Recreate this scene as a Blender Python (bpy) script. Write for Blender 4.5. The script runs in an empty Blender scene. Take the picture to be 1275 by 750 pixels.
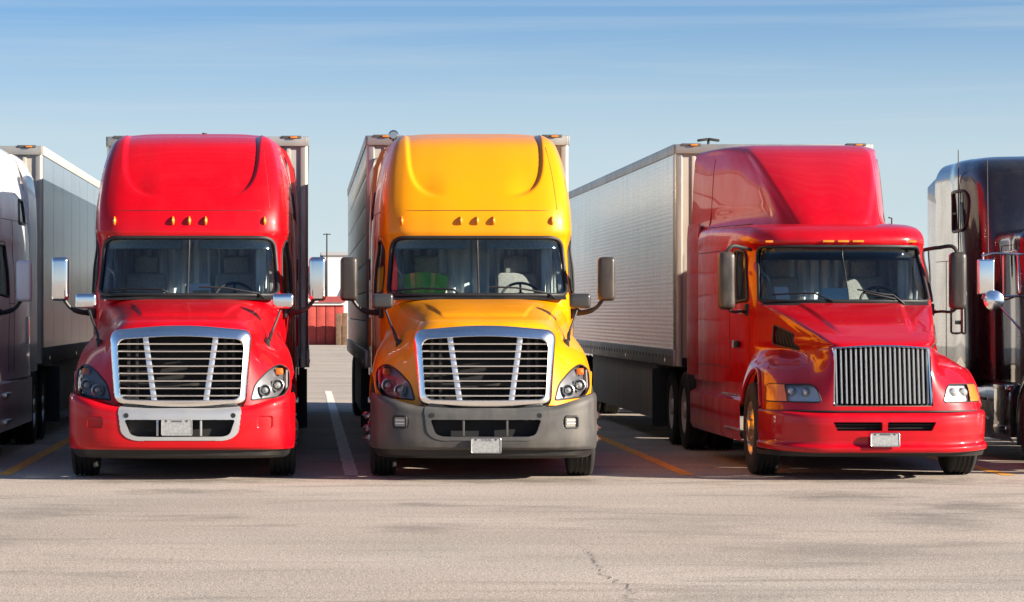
import bpy, bmesh, math, random
import numpy as np
from mathutils import Vector, Matrix
random.seed(7); np.random.seed(7)
R = math.radians
S = bpy.context.scene
COL = S.collection

# ------------------------------------------------------------------ camera, sky, sun, exposure
CAM_H, CAM_D = 1.80, 30.3           # eye height, distance to the row of bumpers (y = 0)
cam = bpy.data.cameras.new('camera')
cam.sensor_width = 36.0; cam.sensor_fit = 'HORIZONTAL'
cam.lens = 3573.0 / 1275.0 * 36.0
cam.shift_x = (637.5 - 381.0) / 1275.0
cam.shift_y = 13.0 / 1275.0
cam.clip_start = 0.5; cam.clip_end = 6000.0
cam_o = bpy.data.objects.new('camera', cam); COL.objects.link(cam_o)
cam_o.location = (0, -CAM_D, CAM_H); cam_o.rotation_euler = (R(90), 0, 0)
S.camera = cam_o

SUN_EL, SUN_AZ = 20.0, 23.0         # elevation; degrees in front of the row's right hand direction
to_sun = Vector((math.cos(R(SUN_EL)) * math.cos(R(SUN_AZ)), -math.cos(R(SUN_EL)) * math.sin(R(SUN_AZ)), math.sin(R(SUN_EL))))
sun = bpy.data.lights.new('sun', 'SUN'); sun.energy = 5.0; sun.angle = R(0.53); sun.color = (1.0, 0.90, 0.76)
sun_o = bpy.data.objects.new('sun', sun); COL.objects.link(sun_o)
sun_o.rotation_euler = to_sun.to_track_quat('Z', 'Y').to_euler()

W = bpy.data.worlds.new('World'); S.world = W; W.use_nodes = True
wn, wl = W.node_tree.nodes, W.node_tree.links
wn.clear()
wo = wn.new('ShaderNodeOutputWorld'); bg = wn.new('ShaderNodeBackground'); sky = wn.new('ShaderNodeTexSky')
sky.sky_type = 'NISHITA'; sky.sun_disc = False
sky.sun_elevation = R(SUN_EL); sky.sun_rotation = R(90.0 + SUN_AZ)
sky.air_density = 0.90; sky.dust_density = 0.1; sky.ozone_density = 8.0; sky.altitude = 0
tc = wn.new('ShaderNodeTexCoord'); mp = wn.new('ShaderNodeMapping')
mp.inputs['Scale'].default_value = (1.3, 1.3, 42.0); mp.inputs['Rotation'].default_value = (0, R(4.0), 0)
nz = wn.new('ShaderNodeTexNoise'); nz.inputs['Scale'].default_value = 2.4; nz.inputs['Detail'].default_value = 7; nz.inputs['Roughness'].default_value = 0.55
nz.inputs['Distortion'].default_value = 0.6
rp = wn.new('ShaderNodeValToRGB'); rp.color_ramp.elements[0].position = 0.47; rp.color_ramp.elements[1].position = 0.72
rp.color_ramp.elements[0].color = (0, 0, 0, 1); rp.color_ramp.elements[1].color = (0.32, 0.32, 0.32, 1)
mx = wn.new('ShaderNodeMix'); mx.data_type = 'RGBA'; mx.inputs['B'].default_value = (5.0, 5.6, 5.9, 1)
wl.new(tc.outputs['Generated'], mp.inputs['Vector']); wl.new(mp.outputs[0], nz.inputs['Vector'])
wl.new(nz.outputs['Fac'], rp.inputs[0]); wl.new(rp.outputs[0], mx.inputs['Factor'])
# thin bright haze low over the whole horizon
sz = wn.new('ShaderNodeSeparateXYZ'); wl.new(tc.outputs['Generated'], sz.inputs[0])
hr = wn.new('ShaderNodeValToRGB'); hr.color_ramp.interpolation = 'EASE'
hr.color_ramp.elements[0].position = 0.0; hr.color_ramp.elements[0].color = (.92, .92, .92, 1)
hr.color_ramp.elements[1].position = 0.5; hr.color_ramp.elements[1].color = (.03, .03, .03, 1)
e_ = hr.color_ramp.elements.new(0.045); e_.color = (.66, .66, .66, 1)
e_ = hr.color_ramp.elements.new(0.115); e_.color = (.07, .07, .07, 1)
hz = wn.new('ShaderNodeMix'); hz.data_type = 'RGBA'; hz.inputs['B'].default_value = (5.5, 6.3, 6.5, 1)
wl.new(sz.outputs['Z'], hr.inputs[0]); wl.new(hr.outputs[0], hz.inputs['Factor']); wl.new(sky.outputs[0], hz.inputs['A'])
wl.new(hz.outputs['Result'], mx.inputs['A']); wl.new(mx.outputs['Result'], bg.inputs['Color'])
bg.inputs['Strength'].default_value = 0.05
wl.new(bg.outputs[0], wo.inputs[0])

S.view_settings.view_transform = 'Standard'; S.view_settings.look = 'None'
S.view_settings.gamma = 1.0; S.view_settings.use_curve_mapping = False
S.view_settings.exposure = 1.38
S.cycles.max_bounces = 8; S.cycles.transparent_max_bounces = 12; S.cycles.glossy_bounces = 5
S.cycles.sample_clamp_indirect = 6.0
S.cycles.use_denoising = True

# ------------------------------------------------------------------ materials
MATS = {}
def mat(name, color=(.5, .5, .5), rough=.5, metal=0., coat=0., spec=.5, noise=None, bump=None, dust=None, emit=None):
    """principled material; noise=(scale, amount) colour mottling, bump=(scale, strength), dust=(rgb, amount)"""
    if name in MATS: return MATS[name]
    m = bpy.data.materials.new(name); m.use_nodes = True
    n, l = m.node_tree.nodes, m.node_tree.links
    b = n['Principled BSDF']
    b.inputs['Base Color'].default_value = (*color, 1); b.inputs['Roughness'].default_value = rough
    b.inputs['Metallic'].default_value = metal; b.inputs['Specular IOR Level'].default_value = spec
    b.inputs['Coat Weight'].default_value = coat; b.inputs['Coat Roughness'].default_value = .04
    t = n.new('ShaderNodeTexCoord'); src = None
    if noise:
        q = n.new('ShaderNodeTexNoise'); q.inputs['Scale'].default_value = noise[0]; q.inputs['Detail'].default_value = 6
        l.new(t.outputs['Object'], q.inputs['Vector'])
        r = n.new('ShaderNodeMapRange'); r.inputs['From Min'].default_value = .3; r.inputs['From Max'].default_value = .7
        r.inputs['To Min'].default_value = 1 - noise[1]; r.inputs['To Max'].default_value = 1 + noise[1]
        l.new(q.outputs['Fac'], r.inputs['Value'])
        x = n.new('ShaderNodeVectorMath'); x.operation = 'SCALE'; x.inputs[0].default_value = color
        l.new(r.outputs[0], x.inputs['Scale']); l.new(x.outputs[0], b.inputs['Base Color']); src = x.outputs[0]
    if dust:
        q = n.new('ShaderNodeTexNoise'); q.inputs['Scale'].default_value = 3.5; q.inputs['Detail'].default_value = 9; q.inputs['Roughness'].default_value = .65
        mpp = n.new('ShaderNodeMapping'); mpp.inputs['Scale'].default_value = (1, 1, .45)
        l.new(t.outputs['Object'], mpp.inputs[0]); l.new(mpp.outputs[0], q.inputs['Vector'])
        r = n.new('ShaderNodeMapRange'); r.inputs['From Min'].default_value = .45; r.inputs['From Max'].default_value = .75
        r.inputs['To Min'].default_value = 0; r.inputs['To Max'].default_value = dust[1]
        l.new(q.outputs['Fac'], r.inputs['Value'])
        k = n.new('ShaderNodeMix'); k.data_type = 'RGBA'; k.inputs['A'].default_value = (*color, 1); k.inputs['B'].default_value = (*dust[0], 1)
        l.new(r.outputs[0], k.inputs['Factor'])
        if src: l.new(src, k.inputs['A'])
        q2 = n.new('ShaderNodeTexNoise'); q2.inputs['Scale'].default_value = 34; q2.inputs['Detail'].default_value = 5; q2.inputs['Roughness'].default_value = .8
        l.new(t.outputs['Object'], q2.inputs['Vector'])
        r3 = n.new('ShaderNodeMapRange'); r3.inputs['From Min'].default_value = .68; r3.inputs['From Max'].default_value = .76; r3.inputs['To Max'].default_value = .35
        l.new(q2.outputs['Fac'], r3.inputs['Value'])
        k2 = n.new('ShaderNodeMix'); k2.data_type = 'RGBA'; k2.inputs['B'].default_value = (dust[0][0]*.5, dust[0][1]*.5, dust[0][2]*.5, 1)
        l.new(k.outputs['Result'], k2.inputs['A']); l.new(r3.outputs[0], k2.inputs['Factor'])
        l.new(k2.outputs['Result'], b.inputs['Base Color'])
        r2 = n.new('ShaderNodeMapRange'); r2.inputs['From Min'].default_value = .4; r2.inputs['From Max'].default_value = .8
        r2.inputs['To Min'].default_value = rough; r2.inputs['To Max'].default_value = min(1, rough + .25)
        l.new(q.outputs['Fac'], r2.inputs['Value']); l.new(r2.outputs[0], b.inputs['Roughness'])
    if bump:
        q = n.new('ShaderNodeTexNoise'); q.inputs['Scale'].default_value = bump[0]; q.inputs['Detail'].default_value = 4
        l.new(t.outputs['Object'], q.inputs['Vector'])
        u = n.new('ShaderNodeBump'); u.inputs['Strength'].default_value = bump[1]; u.inputs['Distance'].default_value = .01
        l.new(q.outputs['Fac'], u.inputs['Height']); l.new(u.outputs[0], b.inputs['Normal'])
    if emit:
        b.inputs['Emission Color'].default_value = (*emit[0], 1); b.inputs['Emission Strength'].default_value = emit[1]
    MATS[name] = m
    return m

def glass(name, tint, rough=.03, ior=1.62):
    if name in MATS: return MATS[name]
    m = bpy.data.materials.new(name); m.use_nodes = True
    n, l = m.node_tree.nodes, m.node_tree.links; n.clear()
    o = n.new('ShaderNodeOutputMaterial'); tr = n.new('ShaderNodeBsdfTransparent'); g = n.new('ShaderNodeBsdfGlossy')
    f = n.new('ShaderNodeFresnel'); x = n.new('ShaderNodeMixShader')
    tr.inputs[0].default_value = (*tint, 1); g.inputs['Roughness'].default_value = rough; f.inputs[0].default_value = ior
    l.new(f.outputs[0], x.inputs[0]); l.new(tr.outputs[0], x.inputs[1]); l.new(g.outputs[0], x.inputs[2]); l.new(x.outputs[0], o.inputs[0])
    MATS[name] = m
    return m

DUST = (.32, .26, .20)
RED = mat('red_paint', (.50, .0005, .006), .34, 0, .55, spec=.15, dust=((.34, .02, .02), .06))
RED2 = mat('crimson_paint', (.46, .0006, .008), .32, 0, .7, spec=.15, dust=((.30, .03, .02), .10))
YEL = mat('yellow_paint', (.80, .282, .0005), .34, 0, .55, spec=.15, dust=((.5, .2, .02), .05))
WHI = mat('white_paint', (.74, .73, .74), .3, 0, .8, dust=(DUST, .08))
BLK = mat('black_paint', (.012, .011, .013), .22, 0, 1., dust=(DUST, .06))
CHROME = mat('chrome', (.93, .92, .90), .16, 1.)
SATIN = mat('satin_metal', (.80, .79, .77), .38, .9)
CHROME_D = mat('worn_chrome', (.66, .65, .63), .16, 1., dust=((.4, .36, .3), .35))
SILVER = mat('silver_plastic', (.58, .57, .55), .32, .7, dust=(DUST, .15))
GREYP = mat('grey_bumper_plastic', (.054, .052, .050), .5, 0, dust=(DUST, .22), bump=(160, .12))
BLACKP = mat('black_plastic', (.011, .011, .011), .45, bump=(220, .08), dust=(DUST, .05))
MIRBLK = mat('brown_black_mirror_plastic', (.028, .022, .018), .35, 0, .3, dust=(DUST, .25))
DARK = mat('dark_void', (.008, .008, .009), .9)
STEEL = mat('chassis_steel', (.014, .0135, .013), .6, 0, dust=(DUST, .1))
RUBBER = mat('tyre_rubber', (.014, .0135, .013), .8, dust=((.10, .085, .07), .3), bump=(90, .25))
RUBS = mat('rubber_seal', (.012, .012, .013), .55)
ALU = mat('aluminium_rim', (.62, .60, .56), .3, 1., dust=((.25, .18, .1), .5))
RIMW = mat('white_steel_rim', (.5, .49, .47), .5, 0, dust=(DUST, .5))
GLASS = glass('windscreen_glass', (.88, .95, .95), .03, 1.7)
GLASSC = glass('door_glass', (.74, .80, .80))
GLASSD = glass('dark_side_glass', (.16, .19, .2))
LENS = glass('lamp_lens', (.95, .95, .95), .02, 1.3)
AMBER = mat('amber_lens', (.75, .22, .015), .25, 0, .6)
ORANGE = mat('orange_reflector', (.85, .19, .03), .3, 0, .6)
LAMPH = mat('lamp_housing', (.13, .13, .14), .4, .5)
LAMPB = mat('lamp_bowl', (.80, .80, .80), .32, .8)
LAMPW = mat('lamp_lens_white', (.50, .50, .49), .15, .3, .8)
INT_D = mat('interior_dark', (.22, .23, .25), .7)
INT_G = mat('dashboard_grey', (.36, .42, .43), .75, noise=(30, .15))
SEATM = mat('seat_fabric', (.46, .45, .42), .9, noise=(40, .2))
CURT = mat('curtain_grey', (.66, .71, .76), .9)
CURTL = mat('curtain_light', (.88, .90, .90), .9)
TRIM = mat('beige_pillar_trim', (.50, .47, .38), .7)
PAPER = mat('paper', (.88, .88, .86), .8)
VESTG = mat('vest_green', (.30, .90, .14), .8)
VESTY = mat('vest_reflective', (.92, .95, .25), .5)
PLATE = mat('plate_white', (.29, .295, .29), .5, noise=(38, .22))
INK = mat('plate_ink', (.07, .07, .09), .6)
INKF = mat('plate_ink_faint', (.24, .24, .26), .6)

# ------------------------------------------------------------------ mesh helpers
def link(o, parent=None):
    COL.objects.link(o)
    if parent is not None: o.parent = parent
    return o

def mesh_obj(name, V, F, m, parent=None, sharp=35, smooth=True):
    me = bpy.data.meshes.new(name)
    V = np.asarray(V, dtype=np.float32)
    me.from_pydata(V.tolist() if len(V) < 3000 else V, [], F)
    me.update()
    if smooth:
        me.shade_smooth()
        if sharp < 180: me.set_sharp_from_angle(angle=R(sharp))
    if m: me.materials.append(m)
    return link(bpy.data.objects.new(name, me), parent)

def empty(name, loc=(0, 0, 0), rz=0., parent=None):
    o = bpy.data.objects.new(name, None); o.empty_display_size = .2
    o.location = loc; o.rotation_euler = (0, 0, rz)
    return link(o, parent)

def tag(o, label, cat, group=None, kind=None):
    o['label'] = label; o['category'] = cat
    if group: o['group'] = group
    if kind: o['kind'] = kind
    return o

def herm(P, tq, t=None):
    """interpolate control points P (K, ...) smoothly; tq in 0..1"""
    P = np.asarray(P, float); K = len(P)
    if t is None:
        d = np.linalg.norm((P[1:] - P[:-1]).reshape(K - 1, -1), axis=1)
        t = np.concatenate([[0], np.cumsum(np.maximum(d, 1e-6))]); t /= t[-1]
    s = (P[1:] - P[:-1]) / (t[1:] - t[:-1]).reshape((-1,) + (1,) * (P.ndim - 1))
    m = np.empty_like(P); m[0] = s[0]; m[-1] = s[-1]
    if K > 2:
        h = (t[1:] - t[:-1]).reshape((-1,) + (1,) * (P.ndim - 1))
        m[1:-1] = (s[:-1] * h[1:] + s[1:] * h[:-1]) / (h[1:] + h[:-1])
    i = np.clip(np.searchsorted(t, tq, side='right') - 1, 0, K - 2)
    sh = (-1,) + (1,) * (P.ndim - 1)
    hh = (t[i + 1] - t[i]); u = ((tq - t[i]) / hh).reshape(sh); hh = hh.reshape(sh)
    u2, u3 = u * u, u * u * u
    return (2*u3 - 3*u2 + 1) * P[i] + (u3 - 2*u2 + u) * hh * m[i] + (-2*u3 + 3*u2) * P[i+1] + (u3 - u2) * hh * m[i+1]

def sstep(a, b, x):
    t = np.clip((x - a) / (b - a), 0, 1); return t * t * (3 - 2 * t)

def inpoly(x, y, poly):
    poly = np.asarray(poly, float); c = np.zeros(np.shape(x), bool)
    j = len(poly) - 1
    for i in range(len(poly)):
        xi, yi = poly[i]; xj, yj = poly[j]
        if yi != yj:
            c ^= ((yi > y) != (yj > y)) & (x < (xj - xi) * (y - yi) / (yj - yi) + xi)
        j = i
    return c

def rpoly(pts, r, n=6):
    """polygon with rounded corners; r a number or one per corner"""
    out = []; K = len(pts)
    for i in range(K):
        p = np.array(pts[i], float); a = np.array(pts[i - 1], float); b = np.array(pts[(i + 1) % K], float)
        ri = r[i] if hasattr(r, '__len__') else r
        da, db = a - p, b - p; la, lb = np.linalg.norm(da), np.linalg.norm(db)
        k = min(ri, la * .48, lb * .48); p0, p1 = p + da / la * k, p + db / lb * k
        for q in range(n + 1):
            u = q / n; out.append((1-u)**2 * p0 + 2*u*(1-u) * p + u*u * p1)
    return np.array(out)

def densify(poly, step, closed=True):
    P = np.asarray(poly, float); Q = np.vstack([P, P[:1]]) if closed else P
    out = []
    for a, b in zip(Q[:-1], Q[1:]):
        k = max(1, int(np.linalg.norm(b - a) / step))
        for i in range(k): out.append(a + (b - a) * i / k)
    if not closed: out.append(Q[-1])
    return np.array(out)

class Surf:
    """smooth lofted skin from rows of control points (half body, x >= 0, mirrored)"""
    def __init__(s, rows, nu, nv, mirror=True):
        A = np.asarray(rows, float)
        d = np.linalg.norm(A[:, 1:] - A[:, :-1], axis=2).mean(0); tv = np.concatenate([[0], np.cumsum(np.maximum(d, 1e-5))]); tv /= tv[-1]
        if mirror:
            M = A[:, 1:2] * np.array([-1, 1, 1.])
            A = np.concatenate([M, A], axis=1); tv = np.concatenate([[-tv[1]], tv])
        A = np.moveaxis(herm(np.moveaxis(A, 1, 0), np.linspace(0, 1, nv), tv), 0, 1)
        d = np.linalg.norm(A[1:] - A[:-1], axis=2).mean(1); tu = np.concatenate([[0], np.cumsum(np.maximum(d, 1e-5))]); tu /= tu[-1]
        A = herm(A, np.linspace(0, 1, nu), tu)
        if mirror:
            A[:, 0, 0] = 0
            B = A[:, :0:-1].copy(); B[..., 0] *= -1
            A = np.concatenate([B, A], axis=1)
        s.G = A; s.normals()
    def normals(s):
        gu = np.gradient(s.G, axis=0); gv = np.gradient(s.G, axis=1)
        n = np.cross(gu, gv); n /= np.linalg.norm(n, axis=2, keepdims=True) + 1e-12
        c = s.G.reshape(-1, 3).mean(0)
        if (n * (s.G - c)).sum(2).mean() < 0: n = -n
        s.N = n
    def move(s, fn):
        x, y, z = s.G[..., 0], s.G[..., 1], s.G[..., 2]
        s.G = s.G + fn(x, y, z, s.N); s.normals()
    def centres(s):
        g = s.G; return (g[:-1, :-1] + g[1:, :-1] + g[:-1, 1:] + g[1:, 1:]) / 4
    def cnorm(s):
        g = s.N; return (g[:-1, :-1] + g[1:, :-1] + g[:-1, 1:] + g[1:, 1:]) / 4
    def build(s, name, mask, m, parent, off=0., shift=(0, 0, 0)):
        nu, nv = s.G.shape[:2]
        ii, jj = np.nonzero(mask); a = ii * nv + jj
        F = np.stack([a, a + 1, a + nv + 1, a + nv], 1)
        used, inv = np.unique(F, return_inverse=True); F = inv.reshape(F.shape)
        V = (s.G + s.N * off).reshape(-1, 3)[used] + np.array(shift)
        me = bpy.data.meshes.new(name)
        me.vertices.add(len(V)); me.vertices.foreach_set('co', V.astype(np.float32).ravel())
        me.loops.add(F.size); me.loops.foreach_set('vertex_index', F.astype(np.int32).ravel())
        me.polygons.add(len(F)); me.polygons.foreach_set('loop_start', np.arange(0, F.size, 4, dtype=np.int32))
        me.update(calc_edges=True); me.shade_smooth(); me.materials.append(m)
        return link(bpy.data.objects.new(name, me), parent)
    def _near(s, q, cols, sel):
        P = s.G.reshape(-1, 3)[sel]; N = s.N.reshape(-1, 3)[sel]
        out, on = [], []
        for p in q:
            d = (P[:, cols[0]] - p[0])**2 + (P[:, cols[1]] - p[1])**2
            k = np.argpartition(d, 4)[:4]; w = 1 / (d[k] + 1e-7); w /= w.sum()
            v = (P[k] * w[:, None]).sum(0); v[cols[0]] = p[0]; v[cols[1]] = p[1]
            nn = (N[k] * w[:, None]).sum(0); out.append(v); on.append(nn / np.linalg.norm(nn))
        return np.array(out), np.array(on)
    def front(s, q, ny=-.12):
        return s._near(q, (0, 2), (s.N[..., 1] < ny).ravel())
    def side(s, q, sgn, nx=.3):
        return s._near(q, (1, 2), ((s.N[..., 0] * sgn > nx)).ravel())

class MB:
    """collects pieces of one mesh"""
    def __init__(s): s.V = []; s.F = []; s.n = 0
    def add(s, V, F):
        V = np.asarray(V, float); s.V.append(V); s.F += [[i + s.n for i in f] for f in F]; s.n += len(V); return s
    def box(s, c, d, bev=0., seg=2, rot=None):
        if bev <= 0:
            x, y, z = np.array(d) / 2
            V = np.array([(-x,-y,-z),(x,-y,-z),(x,y,-z),(-x,y,-z),(-x,-y,z),(x,-y,z),(x,y,z),(-x,y,z)])
            F = [(0,3,2,1),(4,5,6,7),(0,1,5,4),(1,2,6,5),(2,3,7,6),(3,0,4,7)]
        else:
            bm = bmesh.new(); bmesh.ops.create_cube(bm, size=1)
            for v in bm.verts: v.co = Vector((v.co.x * d[0], v.co.y * d[1], v.co.z * d[2]))
            bmesh.ops.bevel(bm, geom=bm.edges[:], offset=bev, segments=seg, profile=.6, affect='EDGES', clamp_overlap=True)
            bm.verts.index_update()
            V = np.array([v.co[:] for v in bm.verts]); F = [[v.index for v in f.verts] for f in bm.faces]; bm.free()
        if rot is not None:
            M = np.array(Matrix.Rotation(rot[0], 3, rot[1]) if not isinstance(rot, Matrix) else rot); V = V @ M.T
        return s.add(V + np.array(c), F)
    def tube(s, path, r, seg=8, closed=False, caps=True, flat=None):
        P = np.asarray(path, float); n = len(P)
        rr = np.broadcast_to(np.asarray(r, float), (n,))
        if closed: T = np.roll(P, -1, 0) - np.roll(P, 1, 0)
        else: T = np.gradient(P, axis=0)
        T /= np.linalg.norm(T, axis=1, keepdims=True) + 1e-12
        up = np.array([0, 0, 1.]) if abs(T[0, 2]) < .9 else np.array([1., 0, 0])
        nrm = np.cross(T[0], up); nrm /= np.linalg.norm(nrm); V = []
        for i in range(n):
            nrm = nrm - T[i] * (nrm @ T[i]); nrm /= np.linalg.norm(nrm) + 1e-12
            b = np.cross(T[i], nrm)
            for k in range(seg):
                a = 2 * math.pi * k / seg
                V.append(P[i] + rr[i] * (math.cos(a) * nrm + math.sin(a) * b))
        F = []
        for i in range(n if closed else n - 1):
            j = (i + 1) % n
            for k in range(seg):
                l = (k + 1) % seg; F.append((i*seg+k, i*seg+l, j*seg+l, j*seg+k))
        if caps and not closed: F += [list(range(seg))[::-1], [(n-1)*seg + k for k in range(seg)]]
        return s.add(V, F)
    def lathe(s, prof, c, axis='x', seg=32, flip=1):
        """prof: list of (radius, along) revolved about an axis through c"""
        V, F = [], []; n = len(prof)
        for k in range(seg):
            a = 2 * math.pi * k / seg; ca, sa = math.cos(a), math.sin(a)
            for r, h in prof:
                h *= flip
                V.append({'x': (h, r*ca, r*sa), 'y': (r*ca, h, r*sa), 'z': (r*ca, r*sa, h)}[axis])
        for k in range(seg):
            l = (k + 1) % seg
            for i in range(n - 1): F.append((k*n+i, l*n+i, l*n+i+1, k*n+i+1))
        return s.add(np.array(V) + np.array(c), F)
    def prism(s, poly, a, b, plane='xz'):
        """extrude polygon between a and b along the remaining axis; a,b numbers or arrays"""
        P = np.asarray(poly, float); n = len(P)
        def put(h):
            h = np.broadcast_to(h, (n,))
            return {'xz': np.stack([P[:,0], h, P[:,1]], 1), 'yz': np.stack([h, P[:,0], P[:,1]], 1), 'xy': np.stack([P[:,0], P[:,1], h], 1)}[plane]
        V = np.vstack([put(a), put(b)])
        F = [list(range(n)), list(range(2*n-1, n-1, -1))] + [(i, i+n, (i+1) % n + n, (i+1) % n) for i in range(n)]
        return s.add(V, F)
    def grid(s, G, closed_v=False):
        G = np.asarray(G, float); nu, nv = G.shape[:2]; F = []
        for i in range(nu - 1):
            for j in range(nv if closed_v else nv - 1):
                k = (j + 1) % nv; F.append((i*nv+j, i*nv+k, (i+1)*nv+k, (i+1)*nv+j))
        return s.add(G.reshape(-1, 3), F)
    def out(s, name, m, parent=None, sharp=35):
        o = mesh_obj(name, np.vstack(s.V), s.F, m, parent, sharp)
        return o

def arc(p, n=14):
    return herm(np.array(p, float), np.linspace(0, 1, n))

def copy_tree(o, swap=None, parent=None):
    c = o.copy(); COL.objects.link(c)
    if parent is not None: c.parent = parent
    if swap and c.type == 'MESH':
        for sl in c.material_slots:
            if sl.material and sl.material.name in swap:
                nm = swap[sl.material.name]; sl.link = 'OBJECT'; sl.material = nm
    for ch in list(o.children): copy_tree(ch, swap, c)
    return c

# ------------------------------------------------------------------ setting: ground with stripes
def ground_material():
    m = bpy.data.materials.new('worn_asphalt'); m.use_nodes = True
    n, l = m.node_tree.nodes, m.node_tree.links; b = n['Principled BSDF']
    g = n.new('ShaderNodeNewGeometry')
    def noise(scale, det=5, rough=.55, sc=(1, 1, 1), dist=0.):
        mpp = n.new('ShaderNodeMapping'); mpp.inputs['Scale'].default_value = sc
        q = n.new('ShaderNodeTexNoise'); q.inputs['Scale'].default_value = scale; q.inputs['Detail'].default_value = det; q.inputs['Roughness'].default_value = rough
        q.inputs['Distortion'].default_value = dist
        l.new(g.outputs['Position'], mpp.inputs[0]); l.new(mpp.outputs[0], q.inputs['Vector']); return q.outputs['Fac']
    def rng(v, a, bb, c, d):
        r = n.new('ShaderNodeMapRange'); r.inputs['From Min'].default_value = a; r.inputs['From Max'].default_value = bb
        r.inputs['To Min'].default_value = c; r.inputs['To Max'].default_value = d; l.new(v, r.inputs['Value']); return r.outputs[0]
    def mth(op, a, bb):
        x = n.new('ShaderNodeMath'); x.operation = op
        for i, v in enumerate((a, bb)):
            if isinstance(v, (int, float)): x.inputs[i].default_value = v
            else: l.new(v, x.inputs[i])
        return x.outputs[0]
    fac = rng(noise(.35, 6, .6, (.5, 1, 1)), .3, .7, .80, 1.16)
    fac = mth('MULTIPLY', fac, rng(noise(26, 5, .8), .3, .7, .58, 1.42))
    fac = mth('MULTIPLY', fac, rng(noise(62, 3, .75), .34, .68, .42, 1.55))
    fac = mth('MULTIPLY', fac, rng(noise(1.1, 7, .65, (.33, 1, 1), .8), .54, .68, 1., .70))      # drip stains, drawn out along the row
    fac = mth('MULTIPLY', fac, rng(noise(.9, 8, .7, (.08, 1.3, 1), .5), .54, .70, 1., .82))      # tyre scrub streaks
    # oil spots with shapes of their own
    wob = noise(2.6, 5, .6)
    sep = n.new('ShaderNodeSeparateXYZ'); l.new(g.outputs['Position'], sep.inputs[0])
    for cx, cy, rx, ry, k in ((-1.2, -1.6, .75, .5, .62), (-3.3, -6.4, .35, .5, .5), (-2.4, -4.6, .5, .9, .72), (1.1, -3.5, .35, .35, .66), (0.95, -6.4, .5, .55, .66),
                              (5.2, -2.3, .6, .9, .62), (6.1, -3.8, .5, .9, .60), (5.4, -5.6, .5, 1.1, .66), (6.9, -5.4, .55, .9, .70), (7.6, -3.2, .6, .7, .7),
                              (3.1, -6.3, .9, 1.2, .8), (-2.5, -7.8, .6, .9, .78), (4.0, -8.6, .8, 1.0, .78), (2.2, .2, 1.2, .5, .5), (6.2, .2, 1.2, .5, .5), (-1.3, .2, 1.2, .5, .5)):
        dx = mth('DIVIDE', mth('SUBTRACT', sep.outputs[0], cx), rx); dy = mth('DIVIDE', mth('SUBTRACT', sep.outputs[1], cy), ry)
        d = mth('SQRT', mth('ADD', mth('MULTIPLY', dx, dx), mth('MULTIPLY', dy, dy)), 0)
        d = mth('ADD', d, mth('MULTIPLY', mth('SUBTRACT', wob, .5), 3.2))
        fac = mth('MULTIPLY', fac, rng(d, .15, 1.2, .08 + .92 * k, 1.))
    tint = n.new('ShaderNodeMix'); tint.data_type = 'RGBA'
    tint.inputs['A'].default_value = (.452, .378, .312, 1); tint.inputs['B'].default_value = (.437, .376, .318, 1)
    l.new(rng(noise(.22, 4), .35, .65, 0., 1.), tint.inputs['Factor'])
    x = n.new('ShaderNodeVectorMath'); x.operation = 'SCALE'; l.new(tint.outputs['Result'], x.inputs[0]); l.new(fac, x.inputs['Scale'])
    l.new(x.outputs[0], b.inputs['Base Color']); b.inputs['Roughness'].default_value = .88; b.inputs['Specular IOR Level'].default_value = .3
    u = n.new('ShaderNodeBump'); u.inputs['Strength'].default_value = .55; u.inputs['Distance'].default_value = .012
    l.new(mth('ADD', noise(70, 3, .6), mth('MULTIPLY', noise(9, 4), .8)), u.inputs['Height']); l.new(u.outputs[0], b.inputs['Normal'])
    return m
gr = mesh_obj('ground', [(-2500, -600, 0), (2500, -600, 0), (2500, 4500, 0), (-2500, 4500, 0)], [(0, 1, 2, 3)], ground_material())
gr['kind'] = 'structure'

def stripe_mat(name, c):
    m = mat(name, c, .75, noise=(8, .25)); n, l = m.node_tree.nodes, m.node_tree.links
    g = n.new('ShaderNodeNewGeometry'); q = n.new('ShaderNodeTexNoise'); q.inputs['Scale'].default_value = 22; q.inputs['Detail'].default_value = 8
    l.new(g.outputs['Position'], q.inputs['Vector'])
    r = n.new('ShaderNodeMapRange'); r.inputs['From Min'].default_value = .58; r.inputs['From Max'].default_value = .70; r.inputs['To Min'].default_value = 1; r.inputs['To Max'].default_value = .2
    l.new(q.outputs['Fac'], r.inputs['Value']); l.new(r.outputs[0], n['Principled BSDF'].inputs['Alpha'])
    return m
STW = stripe_mat('worn_white_stripe', (.80, .74, .64)); STO = stripe_mat('worn_orange_stripe', (.85, .38, .05))
for x, y0, y1, m in ((.50, 1.2, 34.5, STW), (4.20, 1.2, 34, STO), (-3.32, 1.25, 34, STO), (7.72, 1.2, 34, STO), (-7.1, 1.3, 34, STO), (11.4, 1.2, 34, STO)):
    n = 40; ys = np.linspace(y0, y1, n); w = .075 + .006 * np.sin(ys * 3.1)
    V = np.vstack([np.stack([x - w, ys, np.full(n, .004)], 1), np.stack([x + w, ys, np.full(n, .004)], 1)])
    mesh_obj('parking_stripe', V, [(i, i + n, i + n + 1, i + 1) for i in range(n - 1)], m, gr)

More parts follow.
